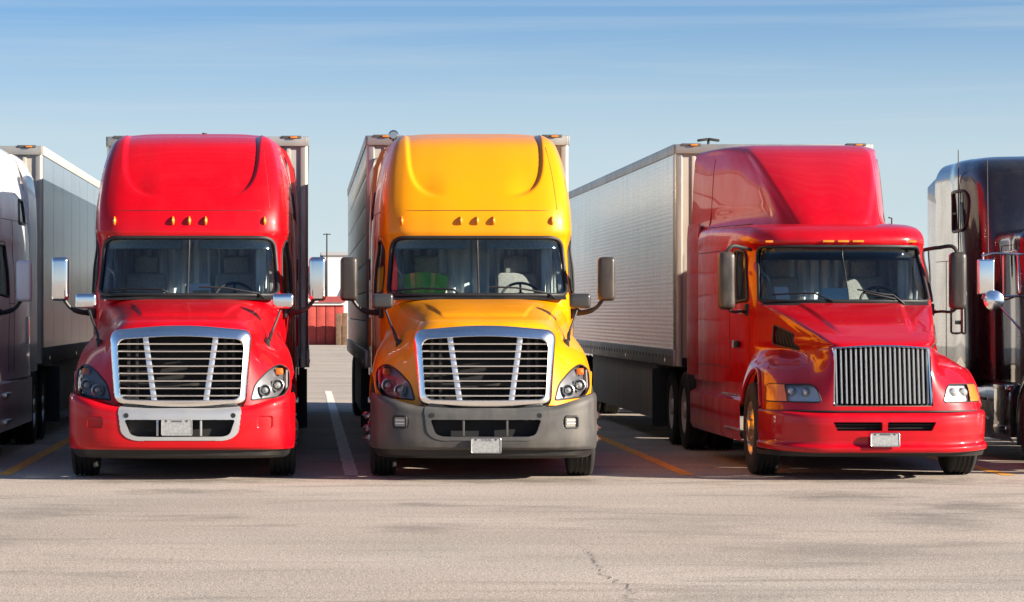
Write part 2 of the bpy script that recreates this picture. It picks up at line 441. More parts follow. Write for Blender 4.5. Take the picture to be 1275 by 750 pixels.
CRACK = mat('crack_dark', (.11, .092, .078), .95)
def crack(pts, w):
    P = densify(pts, .07, False); n = len(P); rr = random.Random(5)
    P = P + np.array([[rr.gauss(0, .022), rr.gauss(0, .022)] for _ in range(n)])
    T = np.gradient(P, axis=0); T /= np.linalg.norm(T, axis=1, keepdims=True); N = np.stack([-T[:, 1], T[:, 0]], 1)
    ww = np.array([max(.0015, w * (.5 + rr.random()) * math.sin(math.pi * min(1, max(0.04, i / (n - 1)))) ** .4) for i in range(n)])[:, None]
    V = np.vstack([np.hstack([P - N * ww, np.full((n, 1), .004)]), np.hstack([P + N * ww, np.full((n, 1), .004)])])
    mesh_obj('pavement_crack', V, [(i, i + n, i + n + 1, i + 1) for i in range(n - 1)], CRACK, gr)
crack([(2.06, -7.6), (2.12, -9.0), (2.02, -10.4), (2.10, -11.6), (1.98, -12.8), (2.08, -15)], .0035)
crack([(-2.3, -9.5), (-1.2, -9.75), (-.3, -9.65), (.45, -9.8)], .003)
crack([(2.9, -10.9), (4.1, -10.5), (5.3, -10.8), (6.6, -10.4)], .002)

# ------------------------------------------------------------------ wheels
def wheel(parent, x, y, out, dual=False, rim=ALU, r=.51, w=.29):
    """out = +1 / -1: side the rim faces"""
    e = empty('wheel', (x, y, r), 0, parent)
    h = w / 2
    prof = [(.29, -h*.8), (.33, -h*.98), (r*.80, -h*1.02), (r*.955, -h*.93), (r*.992, -h*.78)]
    for g in (-.52, -.18, .18, .52):
        c = g * h
        prof += [(r, c - .022), (r - .016, c - .012), (r - .016, c + .012), (r, c + .022)]
    prof += [(r*.992, h*.78), (r*.955, h*.93), (r*.80, h*1.02), (.33, h*.98), (.29, h*.8)]
    t = MB().lathe(prof, (0, 0, 0), 'x', 48)
    if dual: t.lathe(prof, (-out * (w + .05), 0, 0), 'x', 48)
    t.out('tyre', RUBBER, e, 50)
    m = MB()
    if dual: p = [(.30, h*.86), (.285, h*.8), (.27, h*.2), (.255, -h*.6), (.18, -h*.75), (.15, -h*.2), (.12, h*.55), (.09, h*.95), (.0, h*.98)]
    else: p = [(.30, h*.86), (.285, h*.9), (.272, h*.75), (.25, h*.6), (.20, h*.78), (.165, h*.98), (.13, h*1.0), (.10, h*1.06), (.085, h*1.18), (.0, h*1.22)]
    m.lathe(p, (0, 0, 0), 'x', 40, out)
    zf = (-h*.68 if dual else h*.88)
    for k in range(10):
        a = 2 * math.pi * k / 10
        m.lathe([(.0, .03), (.014, .03), (.016, 0)], (out * (zf + .0), .165 * math.cos(a), .165 * math.sin(a)), 'x', 6, out)
    ri = m.out('rim', rim, e, 40)
    d = MB()
    for k in range(10):
        a = 2 * math.pi * (k + .5) / 10
        d.lathe([(.0, .005), (.026, .005), (.028, -.02)], (out * ((-h*.66) if dual else h*.70), .222 * math.cos(a), .222 * math.sin(a)), 'x', 10, out)
    d.out('rim_hole', DARK, e, 60)
    return e

def chassis(t, front_y, rear_y, rim=ALU, rearrim=ALU):
    m = MB()
    for sx in (-1, 1): m.box((sx * .43, (rear_y[1] + 1.) / 2 + .3, .86), (.09, rear_y[1] + .5, .27))
    for y in np.linspace(1.2, rear_y[1] + .6, 7): m.box((0, y, .86), (.8, .1, .2))
    m.box((0, 1.6, .8), (.62, 1.1, .55), .06)
    m.out('chassis_frame', STEEL, t)
    m = MB().box((0, front_y, .46), (1.7, .12, .1), .02); m.tube([(-.95, front_y, .51), (.95, front_y, .51)], .05); m.out('front_axle', STEEL, t)
    for sx in (-1, 1): wheel(t, sx * 1.075, front_y, sx, False, rim)
    for y in rear_y:
        m = MB().tube([(-.9, y, .51), (.9, y, .51)], .08); m.lathe([(0, -.2), (.2, -.12), (.22, 0), (.2, .12), (0, .2)], (0, y, .51), 'y', 16); m.out('rear_axle', STEEL, t)
        for sx in (-1, 1): wheel(t, sx * 1.05, y, sx, True, rearrim)
    m = MB().prism(rpoly([(-.45, rear_y[0] - .2), (.45, rear_y[0] - .2), (.45, rear_y[1] + .2), (-.45, rear_y[1] + .2)], .3), 1.02, 1.10, 'xy'); m.out('coupling_plate', STEEL, t)
    for sx in (-1, 1):
        m = MB().box((sx * 1.05, rear_y[1] + .72, .62), (.6, .02, .8)); m.out('mud_flap', BLACKP, t)

def seat(t, x, y, zf=1.15, m=SEATM):
    s = MB().box((x, y, zf + .32), (.52, .52, .14), .05, 3).box((x, y, zf + .12), (.35, .4, .3), .03)
    s.out('seat_cushion', m, t)
    b = MB().box((x, y + .30, zf + .74), (.50, .15, .78), .07, 3, (R(-10), 'X')); b.out('seat_back', m, t)
    h = MB().box((x, y + .40, zf + 1.22), (.30, .11, .22), .05, 3); h.out('head_rest', m, t)

def pleats(x0, x1, y, z0, z1, amp, waves, n=120, sway=0.):
    u = np.linspace(0, 1, n); xs = x0 + (x1 - x0) * u
    ys = y + amp * np.sin(u * waves * 2 * math.pi + .8 * np.sin(u * 9)) + amp * .35 * np.sin(u * waves * 4.7 * math.pi)
    G = np.array([np.stack([xs + sway * k, ys * 1. + amp * .4 * math.sin(k * 3) * np.sin(u * 11), np.full(n, z0 + (z1 - z0) * k)], 1) for k in np.linspace(0, 1, 8)])
    return MB().grid(G)

def cabin(t, base_y, zdash, xw, ztop, rear_y, curtain_side=1, shade=None):
    """dashboard, wheel, seats, curtain, liner seen through the windscreen"""
    G = []
    for u in np.linspace(-1, 1, 41):
        x = u * xw; hump = .05 * math.exp(-((u - .48) / .22)**2)
        y0 = base_y + .10 + .17 * u * u
        G.append([(x, y0, zdash - .12), (x, y0 + .04, zdash - .03), (x, y0 + .22, zdash + .01 + hump), (x, y0 + .42, zdash - .01 + hump), (x, y0 + .50, zdash - .12), (x, y0 + .5, zdash - .6)])
    MB().grid(G).out('dashboard', INT_G, t, 50)
    th = np.linspace(0, 2 * math.pi, 40, endpoint=False); c = np.array([.5 * xw / 1., base_y + .66, zdash + .02]); k = R(38)
    ring = [c + .225 * np.array([math.cos(a), math.sin(a) * math.sin(k), math.sin(a) * math.cos(k)]) for a in th]
    sw = MB().tube(ring, .016, 8, True)
    for a in (R(-30), R(210), R(90)): sw.tube([c, c + .22 * np.array([math.cos(a), math.sin(a) * math.sin(k), math.sin(a) * math.cos(k)])], .014, 6)
    sw.lathe([(0, -.02), (.07, -.015), (.075, .02), (0, .03)], c, 'y', 16); sw.out('steering_wheel', BLACKP, t)
    seat(t, .5 * xw, base_y + 1.25, zdash - .80); seat(t, -.55 * xw, base_y + 1.3, zdash - .80)
    pleats(-xw * 1.03, xw * 1.03, rear_y, zdash - .7, ztop + .02, .035, 15, 260).out('rear_curtain', CURT, t, 180)
    pleats(curtain_side * xw * .74, curtain_side * xw * .97, base_y + .78, zdash - .05, ztop, .035, 4, 60).out('side_curtain', CURTL, t, 180)
    m = MB().box((0, base_y + 1.55, ztop + .03), (xw * 2.02, 1.7, .02)); m.out('headliner', INT_D, t)
    m = MB().box((0, base_y + 1.2, zdash - .85), (xw * 2, 2.4, .03)); m.out('cab_floor', INT_D, t)
    for sx in (-1, 1):
        MB().box((sx * (xw + .015), base_y + 1.25, zdash - .38), (.03, 1.2, .75), .01).out('door_trim', INT_D, t)
        MB().box((sx * xw * .5, base_y + .62, ztop - .07), (xw * .8, .03, .16), .012, 2, (R(-28), 'X')).out('sun_visor', shade or INT_G, t)
    p = arc([(-xw*.93, base_y + .50, zdash + .02), (-xw*.86, base_y + .50, zdash + .10), (-xw*.85, base_y + .52, zdash + .3), (-xw*.93, base_y + .56, zdash + .38)])
    MB().tube(p, .016, 8).out('grab_handle', TRIM, t)

def plate(t, x, y, z, w, h, lean=0., text=None, frame=None):
    """licence plate: sheet with raised rim, bolts, faint embossed characters"""
    e = empty('license_plate', (x, y, z), 0, t); e.rotation_euler = (lean, 0, 0)
    o = rpoly([(-w/2, -h/2), (w/2, -h/2), (w/2, h/2), (-w/2, h/2)], .02)
    MB().prism(o, 0, .006).out('plate_sheet', PLATE, e)
    MB().tube(np.stack([o[:, 0], np.full(len(o), -.001), o[:, 1]], 1) * np.array([.97, 1, .94]), .005 if frame else .003, 6, True).out('plate_frame', frame or PLATE, e)
    for sx in (-.33, .33): MB().lathe([(0, -.004), (.011, -.003), (.012, .0)], (sx * w, -.001, h * .39), 'y', 8).out('plate_bolt', INK, e)
    def txt(s, size, zz, m, name):
        c = bpy.data.curves.new(name, 'FONT'); c.body = s; c.size = size; c.align_x = 'CENTER'; c.align_y = 'CENTER'; c.extrude = .0006
        f0 = bpy.data.objects.new(name, c); COL.objects.link(f0); me = bpy.data.meshes.new_from_object(f0); COL.objects.unlink(f0); bpy.data.objects.remove(f0)
        me.materials.clear(); me.materials.append(m); f = bpy.data.objects.new(name, me); f.location = (0, -.0012, zz); f.rotation_euler = (R(90), 0, 0); link(f, e)
    if text: txt(text, h * .24, h * .36, INK, 'plate_lettering')
    if not text:
        for i in range(6): MB().box((-.095 + i * .038, -.0005, -h * .36), (.02, .002, .012)).out('plate_print', INKF, e)
        MB().box((0, -.0005, h * .37), (.11, .002, .016)).out('plate_print', INK, e)
    return e

def headlamp_bowl(m, c, r, seg=20):
    m.lathe([(r*1.12, -.012), (r, -.016), (r*.97, 0), (r*.8, .03), (r*.45, .055), (0, .06)], c, 'y', seg)

def gasket(surf, poly, r, name, m, parent, mode='front', sgn=1, off=.0, step=.03):
    q = densify(poly, step)
    P, N = surf.front(q) if mode == 'front' else surf.side(q, sgn)
    for _ in range(2):
        P = (np.roll(P, 1, 0) + 2 * P + np.roll(P, -1, 0)) / 4
    return MB().tube(P + N * off, r, 8, True).out(name, m, parent, 180)

def seams(surfs, t, name='panel_seam', r=.005, m=RUBS):
    for surf, mode, sgn, pts in surfs:
        b = MB()
        q = densify(pts, .05, False)
        P, N = surf.front(q, -.02) if mode == 'front' else surf.side(q, sgn, .1)
        if len(P) > 4:
            for _ in range(3): P[1:-1] = (P[:-2] + 2 * P[1:-1] + P[2:]) / 4
        b.tube(P, r, 6).out(name, m, t, 180)

# ------------------------------------------------------------------ aerodynamic tractor with raised roof (built once in red, copied in yellow and white)
MIRSH = mat('mirror_chrome', (.80, .80, .80), .12, 1.)
HMIR = mat('hood_mirror_chrome', (.80, .82, .85), .12, 1.)
BSIDE = mat('red_bumper', (.48, .0006, .006), .34, 0, .5, spec=.15, dust=((.30, .03, .02), .10))
FAIR = mat('red_fairing', (.45, .003, .007), .36, 0, .8, dust=(DUST, .12))

def aero_tractor(name):
    t = empty(name)
    # ---- hood with fenders
    HR = [(.80, [(0,.16),(.4,.18),(.70,.26),(.93,.42),(1.12,.68),(1.195,1.0),(1.215,1.6),(1.215,2.2)]),
          (1.00, [(0,.18),(.4,.20),(.70,.29),(.93,.47),(1.11,.72),(1.19,1.05),(1.21,1.6),(1.20,2.2)]),
          (1.20, [(0,.20),(.4,.22),(.70,.32),(.90,.53),(1.07,.80),(1.165,1.12),(1.19,1.6),(1.17,2.2)]),
          (1.36, [(0,.23),(.4,.25),(.70,.36),(.85,.61),(.99,.90),(1.10,1.22),(1.145,1.6),(1.12,2.2)]),
          (1.48, [(0,.25),(.4,.27),(.70,.385),(.80,.66),(.89,.98),(1.00,1.35),(1.07,1.7),(1.07,2.2)]),
          (1.60, [(0,.28),(.38,.31),(.68,.43),(.77,.72),(.84,1.08),(.91,1.5),(.98,1.85),(1.04,2.25)]),
          (1.68, [(0,.34),(.36,.37),(.61,.50),(.72,.82),(.80,1.18),(.87,1.55),(.95,1.92),(1.02,2.3)]),
          (1.75, [(0,.62),(.33,.65),(.55,.77),(.67,1.02),(.77,1.35),(.85,1.67),(.93,1.99),(1.0,2.3)]),
          (1.82, [(0,1.02),(.3,1.04),(.5,1.13),(.63,1.34),(.74,1.6),(.83,1.85),(.91,2.08),(.98,2.32)]),
          (1.89, [(0,1.50),(.28,1.51),(.46,1.57),(.6,1.72),(.71,1.9),(.81,2.08),(.89,2.22),(.96,2.36)]),
          (1.94, [(0,1.98),(.25,1.98),(.44,2.01),(.58,2.08),(.7,2.17),(.8,2.27),(.88,2.34),(.94,2.42)])]
    hood = Surf([[(x, y, z) for x, y in r] for z, r in HR], 150, 190)
    def bon(x, y, z, N):
        xc = .40 + .165 * (y - .4)
        k = .015 * sstep(-.022, .022, xc - np.abs(x)) * sstep(.5, .9, y) * sstep(2.05, 1.0, y) * sstep(.12, .5, N[..., 2])
        return np.stack([0*x, 0*x, k], -1)
    hood.move(bon)
    c = hood.centres(); X, Y, Z = c[..., 0], c[..., 1], c[..., 2]
    gin = rpoly([(-.685, .86), (.685, .86), (.715, 1.60), (-.715, 1.60)], .1)
    gmask = inpoly(X, Z, gin) & (Y < .6)
    hl = rpoly([(.745, .855), (1.085, .885), (1.15, .98), (1.150, 1.17), (1.05, 1.235), (.93, 1.17), (.79, 1.025)], [.03, .05, .05, .06, .06, .1, .06])
    lmask = (inpoly(np.abs(X), Z, hl)) & (Y < 1.05)
    arch = ((Y - 1.25)**2 + (Z - .52)**2 < .61**2) & (np.abs(X) > .7)
    hood.build('hood', ~(gmask | lmask | arch), RED, t)
    for sx in (-1, 1):
        e = empty('headlight', (0, 0, 0), 0, t)
        hood.build('lens', lmask & (X * sx > 0), LENS, e, .004)
        hood.build('housing', lmask & (X * sx > 0), LAMPH, e, 0, (-.02 * sx, .10, 0))
        poly = hl * np.array([sx, 1]); P, N = hood.front(densify(poly, .03))
        MB().grid(np.array([P, P + np.array([-.02*sx, .10, 0])]), True).out('housing_rim', LAMPH, e, 60)
        MB().tube(P + N * .002, .009, 6, True).out('lens_seal', RUBS, e, 180)
        for q, (hx, hz, rr) in enumerate(((1.03, 1.005, .062), (.90, .955, .058))):
            p, nn = hood.front([(hx * sx, hz)]); m = MB(); headlamp_bowl(m, p[0] + np.array([0, .045, 0]), rr)
            m.out('reflector', LAMPB, e)
            MB().lathe([(0, -.03), (rr*.45, -.022), (rr*.62, 0), (rr*.62, .03)], p[0] + np.array([0, .055, 0]), 'y', 16).out('projector', LAMPW, e)
        p, nn = hood.front([(1.055 * sx, 1.15)])
        MB().box(p[0] + np.array([-.01*sx, .045, 0]), (.085, .05, .075), .02).out('turn_signal', ORANGE, e)
        pts = [hood.front([(sx * (1.132), zz)])[0][0] + np.array([-.01*sx, .03, 0]) for zz in np.linspace(.93, 1.17, 8)]
        MB().tube(pts, .013, 8).out('marker_strip', LAMPW, e)
    # wheel arch lip, liner
    for sx in (-1, 1):
        th = np.linspace(R(-22), R(202), 40); q = np.stack([1.25 + .61 * np.cos(th), .52 + .61 * np.sin(th)], 1)
        q = q[q[:, 1] > .82]; P, N = hood.side(q, sx, .12)
        MB().tube(P, .018, 8).out('arch_lip', RED, t, 180)
        G = [[(sx * x, 1.25 + .63 * math.cos(a), .52 + .63 * math.sin(a)) for a in np.linspace(0, math.pi, 20)] for x in (.66, 1.1)]
        MB().grid(G).out('wheel_well', DARK, t)
    # ---- grille
    def yG(x, z): return .055 + .15 * (z - .8) / .86 + .13 * (np.abs(x) / .75)**2.2
    g = empty('grille', (0, 0, 0), 0, t)
    go = rpoly([(-.70, .785), (0, .775), (.70, .785), (.762, 1.60), (.0, 1.668), (-.762, 1.60)], [.10, .5, .10, .12, .6, .12], 8)
    gi = rpoly([(-.632, .868), (0, .86), (.632, .868), (.672, 1.50), (.0, 1.545), (-.672, 1.50)], [.085, .5, .085, .10, .6, .10], 8)
    def loop(P, dy, k=0.): return np.stack([P[:, 0], yG(P[:, 0], P[:, 1]) + dy, P[:, 1]], 1)
    mid1, mid2 = go * .8 + gi * .2, go * .28 + gi * .72
    MB().grid(np.array([loop(go, .16), loop(go, .030), loop(go * .95 + gi * .05, .014), loop(mid1, .002), loop((mid1 + mid2) / 2, -.010), loop(mid2, -.020), loop(go * .1 + gi * .9, -.024), loop(gi, -.012), loop(gi, .10)]), True).out('grille_surround', CHROME, g, 50)
    for i in range(8):
        z = 1.453 - i * .0782; hw = np.interp(z, [.868, 1.5], [.632, .672]) + .005
        xs = np.linspace(-hw, hw, 25); G = []
        for dz, dy in ((.012, .05), (.011, .014), (.004, .006), (-.005, .008), (-.009, .016), (-.010, .05)):
            G.append(np.stack([xs, yG(xs, z) + dy, np.full(25, z + dz)], 1))
        MB().grid(np.array(G)).out('grille_slat', CHROME, g, 50)
    for sx in (-1, 1):
        G = []
        for dx, dy in ((-.030, .06), (-.028, .030), (0, .024), (.028, .030), (.030, .06)):
            zz = np.linspace(1.535, .862, 30); xx = sx * np.interp(zz, [.86, 1.53], [.275, .375])
            G.append(np.stack([xx + dx, yG(xx, zz) + dy, zz], 1))
        MB().grid(np.array(G)).out('grille_bar', SATIN, g, 50)
    m = MB().box((0, .52, 1.2), (1.42, .03, .8)); m.out('radiator', DARK, g)
    m = MB()
    for x in (-.56, -.47, .47, .56): m.box((x, .40, 1.2), (.03, .05, .7))
    for z in (1.02, 1.38): m.box((0, .42, z), (1.3, .04, .03))
    m.out('grille_bracing', STEEL, g)
    m = MB().box((0, .16, .785), (1.22, .12, .05), .01); m.out('grille_gap', RUBS, t)
    # ---- bumper
    cols = [0, .40, .76, 1.0, 1.145, 1.21, 1.22]; yc = [0., .008, .052, .145, .30, .56, .86]
    rows = []
    for r, dy, sq in ((0., .05, .995), (.05, .02, .998), (.13, .008, 1.), (.45, .0, 1.), (.75, .005, 1.), (.93, .02, .998), (1., .055, .985)):
        row = []
        for x, y in zip(cols, yc):
            zt = float(np.interp(x, [0, .62, .8, 1.2], [.772, .775, .815, .93])); zb = .335
            row.append((x * sq, y + dy, zb + r * (zt - zb)))
        rows.append(row)
    bmp = Surf(rows, 150, 260)
    fog = rpoly([(.825, .565), (.985, .565), (.985, .69), (.825, .69)], .035)
    bmp.move(lambda x, y, z, N: -N * (.018 * inpoly(np.abs(x), z, fog))[..., None])
    c = bmp.centres(); X, Y, Z = c[..., 0], c[..., 1], c[..., 2]
    ins = rpoly([(-.60, .80), (.60, .80), (.655, .775), (.62, .50), (.50, .435), (-.50, .435), (-.62, .50), (-.655, .775)], [.0, .0, .03, .14, .1, .1, .14, .03])
    opn = rpoly([(-.585, .655), (.585, .655), (.53, .50), (.46, .475), (-.46, .475), (-.53, .50)], [.03, .03, .08, .06, .06, .08])
    im, om = inpoly(X, Z, ins), inpoly(X, Z, opn)
    b = bmp.build('bumper', ~im, BSIDE, t)
    bmp.build('bumper_insert', im & ~om, SILVER, b, .008)
    P, N = bmp.front(densify(opn, .03)); P = P + N * .008
    MB().grid(np.array([P, P + np.array([0, .09, 0])]), True).out('intake_wall', SILVER, b, 60)
    MB().box((0, .13, .57), (1.3, .02, .26)).out('intake_mesh', DARK, b)
    for x in (-.235, .225): MB().box((x, .035, .567), (.022, .06, .165), .004).out('intake_divider', SILVER, b)
    for sx in (-1, 1):
        p, nn = bmp.front([(.565 * sx, .70)]); MB().lathe([(0, -.012), (.026, -.012), (.030, .01)], p[0], 'y', 16).out('tow_hole', RUBS, b)
    G = [[(x * s, y + dy, z) for x, y in zip(np.concatenate([-np.array(cols[:0:-1]), cols]), yc[:0:-1] + yc)] for z, dy, s in ((.345, .075, .975), (.27, .10, .96), (.24, .16, .94))]
    MB().grid(np.array(G)).out('air_dam', BLACKP, b)
    # ---- cab with raised roof
    def rf(z, yf, wf, wr):      # wide flat front, tight corner, flank widening to the rear
        mid = lambda k: wf + (wr - wf) * k
        return (z, [(0, yf), (.5 * wf, yf + .02), (.82 * wf, yf + .085), (.945 * wf, yf + .18), (wf, yf + .40), (mid(.4), yf + .40 + .30 * (5.0 - yf - .4)), (mid(.8), yf + .40 + .62 * (5.0 - yf - .4)), (wr, 5.05), (wr, 5.75)])
    CR = [(.95, [(0,2.25),(.5,2.27),(.82,2.3),(.98,2.36),(1.05,2.5),(1.13,3.2),(1.2,4.1),(1.22,5.0),(1.22,5.75)]),
          (1.60, [(0,2.15),(.5,2.18),(.84,2.26),(1.0,2.36),(1.07,2.55),(1.14,3.2),(1.2,4.1),(1.22,5.0),(1.22,5.75)]),
          (1.88, [(0,2.02),(.5,2.07),(.86,2.2),(1.02,2.36),(1.085,2.6),(1.15,3.2),(1.205,4.1),(1.22,5.0),(1.22,5.75)]),
          (2.30, [(0,2.29),(.5,2.335),(.845,2.46),(1.0,2.62),(1.075,2.85),(1.145,3.35),(1.2,4.15),(1.22,5.0),(1.22,5.75)]),
          rf(2.64, 2.51, 1.075, 1.215), rf(2.70, 2.495, 1.09, 1.215), rf(2.78, 2.505, 1.09, 1.21), rf(2.95, 2.55, 1.085, 1.20), rf(3.20, 2.70, 1.065, 1.17),
          rf(3.45, 2.92, 1.035, 1.125), rf(3.65, 3.16, .995, 1.075), rf(3.80, 3.41, .945, 1.03), rf(3.895, 3.74, .86, .93),
          (3.945, [(0,4.2),(.33,4.21),(.5,4.28),(.61,4.42),(.68,4.6),(.74,4.8),(.79,5.0),(.82,5.3),(.82,5.75)]),
          (3.96, [(0,4.9),(.2,4.9),(.32,4.93),(.4,4.98),(.45,5.05),(.48,5.15),(.5,5.25),(.52,5.4),(.52,5.75)]),
          (3.96, [(0,5.6),(.05,5.6),(.08,5.6),(.1,5.6),(.12,5.61),(.14,5.62),(.15,5.63),(.16,5.66),(.16,5.75)])]
    cab = Surf([[(x, y, z) for x, y in r] for z, r in CR], 190, 200)
    def dish(x, y, z, N):
        u = np.abs(x) / .785; v = np.clip((4.05 - z) / .93, 0, 2); rad = (u**4.5 + v**4.5) ** (1 / 4.5)
        k = .042 * sstep(1.025, .975, rad) * (1 - .75 * sstep(.55, .95, v) * sstep(.85, .4, u)) * sstep(4.6, 4.1, y)
        return -N * k[..., None]
    cab.move(dish)
    c = cab.centres(); n = cab.cnorm(); X, Y, Z = c[..., 0], c[..., 1], c[..., 2]
    ws = rpoly([(-1.02, 1.985), (1.02, 1.985), (.968, 2.645), (-.968, 2.645)], [.08, .08, .12, .12])
    wm = inpoly(X, Z, ws) & (Y < 2.95)
    dw = rpoly([(2.62, 2.02), (3.42, 1.98), (3.42, 2.62), (3.05, 2.62), (2.86, 2.50)], .06)
    sw = rpoly([(4.45, 2.93), (5.15, 2.93), (5.15, 3.25), (4.75, 3.25)], .06)
    dm = inpoly(Y, Z, dw) & (np.abs(X) > .95) & ~wm
    sm = inpoly(Y, Z, sw) & (np.abs(X) > .95)
    cab.build('cab', ~(wm | dm | sm), RED, t)
    cab.build('windshield', wm, GLASS, t, -.008)
    gasket(cab, ws, .024, 'windshield_seal', RUBS, t, off=.002)
    zz = np.linspace(1.97, 2.66, 14); P, N = cab.front([(0, z) for z in zz]); MB().tube(P, .012, 8).out('windshield_divider', STEEL, t)
    for sx in (-1, 1):
        for nm, msk, pl in (('door_window', dm, dw), ('sleeper_window', sm, sw)):
            cab.build(nm, msk & (X * sx > 0), GLASSC if nm == 'door_window' else GLASSD, t, -.006); gasket(cab, pl, .016, 'window_seal', RUBS, t, 'side', sx)
    # back wall and rear fairing of the sleeper
    ring = cab.G[:, -1]; ring = np.vstack([cab.G[:, 0], cab.G[::-1, -1]])
    m = MB(); m.add(ring, [list(range(len(ring)))]); m.out('sleeper_back', RED, t, 180)
    for sx in (-1, 1):
        G = [[(sx * (1.222 - d), 5.60, z), (sx * (1.24 - d), 6.0, z), (sx * (1.245 - d), 6.40, z - e), (sx * (1.23 - d), 6.40, z - e), (sx * (1.17 - d), 5.60, z)] for z, d, e in ((1.0, 0, 0), (2.9, .0, 0), (3.3, .015, .0), (3.6, .05, .02), (3.80, .13, .05), (3.88, .24, .06))]
        MB().grid(np.array(G), True).out('cab_extender', FAIR, t, 50)
        G = [[(sx * 1.205, 2.02, z), (sx * 1.215, 3.8, z), (sx * 1.215, 6.0, z)] for z in (.34, .92)] + [[(sx * 1.0, 2.02, .97), (sx * 1.05, 3.8, .97), (sx * 1.08, 6.0, .97)]]
        MB().grid(np.array(G)).out('side_fairing', FAIR, t, 40)
        for zs in (.45, .78): MB().box((sx * 1.19, 2.75, zs), (.12, .6, .05), .01).out('cab_step', ALU, t)
        MB().box((sx * 1.226, 5.45, 2.32), (.02, .16, .26), .008).out('side_vent', RUBS, t)
        MB().box((sx * 1.226, 5.3, 1.55), (.03, .28, .36), .02).out('locker_handle', BLACKP if False else RED, t)
    seams([(cab, 'front', 1, [(-1.02, 2.955), (1.02, 2.955)]), (cab, 'front', 1, [(.92, 2.97), (.88, 3.4), (.83, 3.72)])]
          + [(cab, 'side', s, p) for s in (-1, 1) for p in ([(3.5, 1.05), (3.52, 2.6), (3.3, 2.68), (2.95, 2.66)], [(3.1, 2.955), (5.7, 2.955)], [(3.9, 1.05), (3.9, 2.95)], [(3.5, 1.9), (3.9, 1.9)], [(3.9, 2.05), (5.7, 2.05)])]
          , t, r=.0045)
    for x in (-.86, -.187, 0, .187, .86):
        p, nn = cab.front([(x, 2.835)]); p = p[0]
        G = []
        for k in np.linspace(0, 1, 9):
            a = k * math.pi; w = .020 * math.sin(a)**.6 + .002; dp = .045 * math.sin(a)**.7
            G.append([(p[0] - w, p[1] + .01, p[2] - .055 + .11 * k), (p[0] - w * .6, p[1] - dp * .8, p[2] - .055 + .11 * k), (p[0], p[1] - dp, p[2] - .055 + .11 * k), (p[0] + w * .6, p[1] - dp * .8, p[2] - .055 + .11 * k), (p[0] + w, p[1] + .01, p[2] - .055 + .11 * k)])
        MB().grid(np.array(G)).out('marker_light', AMBER, t, 60)
    cabin(t, 2.08, 1.93, 1.02, 2.66, 3.85)
    for sx in (-1, 1):
        MB().tube(arc([(sx * .955, 2.46, 1.98), (sx * .935, 2.68, 2.3), (sx * .90, 2.90, 2.64)]), .04, 8).out('pillar_trim', TRIM if sx < 0 else SEATM, t)
    # cowl and wipers
    G = []
    for x in np.linspace(-1.0, 1.0, 41):
        y = 2.0 + .28 * (abs(x))**2.4
        G.append([(x, y - .08, 1.932), (x, y + .0, 1.955), (x, y + .06, 1.985)])
    MB().grid(np.array(G)).out('cowl', BLACKP, t)
    for x0, x1 in ((-.95, -.28), (.12, .78)):
        q = densify([(x0, 2.02), ((x0 + x1) / 2, 2.045), (x1, 2.03)] if x0 < 0 else [(x0, 2.06), (.42, 2.05), (x1, 1.99)], .04, False)
        P, N = cab.front(q); MB().tube(P + N * .03, .012, 6).tube([P[-1] + N[-1] * .03, P[-1] + N[-1] * .02 + np.array([.08, -.02, -.05])], .014, 6).out('wiper', RUBS, t)
    # ---- mirrors
    for sx in (-1, 1):
        e = empty('door_mirror', (0, 0, 0), 0, t)
        MB().box((sx * 1.465, 2.40, 2.17), (.195, .16, .50), .055, 4).out('mirror_shell', MIRSH, e, 60)
        MB().box((sx * 1.465, 2.49, 2.17), (.17, .02, .46), .008).out('mirror_back', BLACKP, e)
        MB().tube(arc([(sx * 1.42, 2.42, 1.93), (sx * 1.36, 2.44, 1.85), (sx * 1.22, 2.5, 1.79), (sx * 1.08, 2.6, 1.80)]), [.022]*5 + [.03]*5 + [.04]*4, 8).out('mirror_arm', BLACKP, e)
        MB().box((sx * 1.10, 2.6, 1.80), (.06, .2, .16), .03).out('mirror_mount', BLACKP, e)
        e = empty('hood_mirror', (0, 0, 0), 0, t)
        MB().box((sx * 1.085, 1.30, 1.915), (.235, .12, .165), .045, 4).out('mirror_shell', HMIR, e, 60)
        MB().box((sx * 1.085, 1.365, 1.915), (.20, .02, .135), .008).out('mirror_back', BLACKP, e)
        p, nn = hood.front([(sx * .905, 1.46)]) ; q = p[0]
        MB().tube(arc([(sx * 1.06, 1.30, 1.84), (sx * 1.03, 1.27, 1.75), (sx * .955, 1.15, 1.56), q + np.array([sx * .03, -.03, .03])]), [.014]*8 + [.02]*6, 8).out('mirror_arm', BLACKP, e)
        MB().box(q + np.array([sx * .01, -.02, -.03]), (.06, .08, .14), .02).out('mirror_mount', BLACKP, e)
    chassis(t, 1.25, (6.7, 8.0))
    m = MB().box((0, 5.9, 1.0), (1.6, .3, .1)); m.out('deck_plate', STEEL, t)
    return t

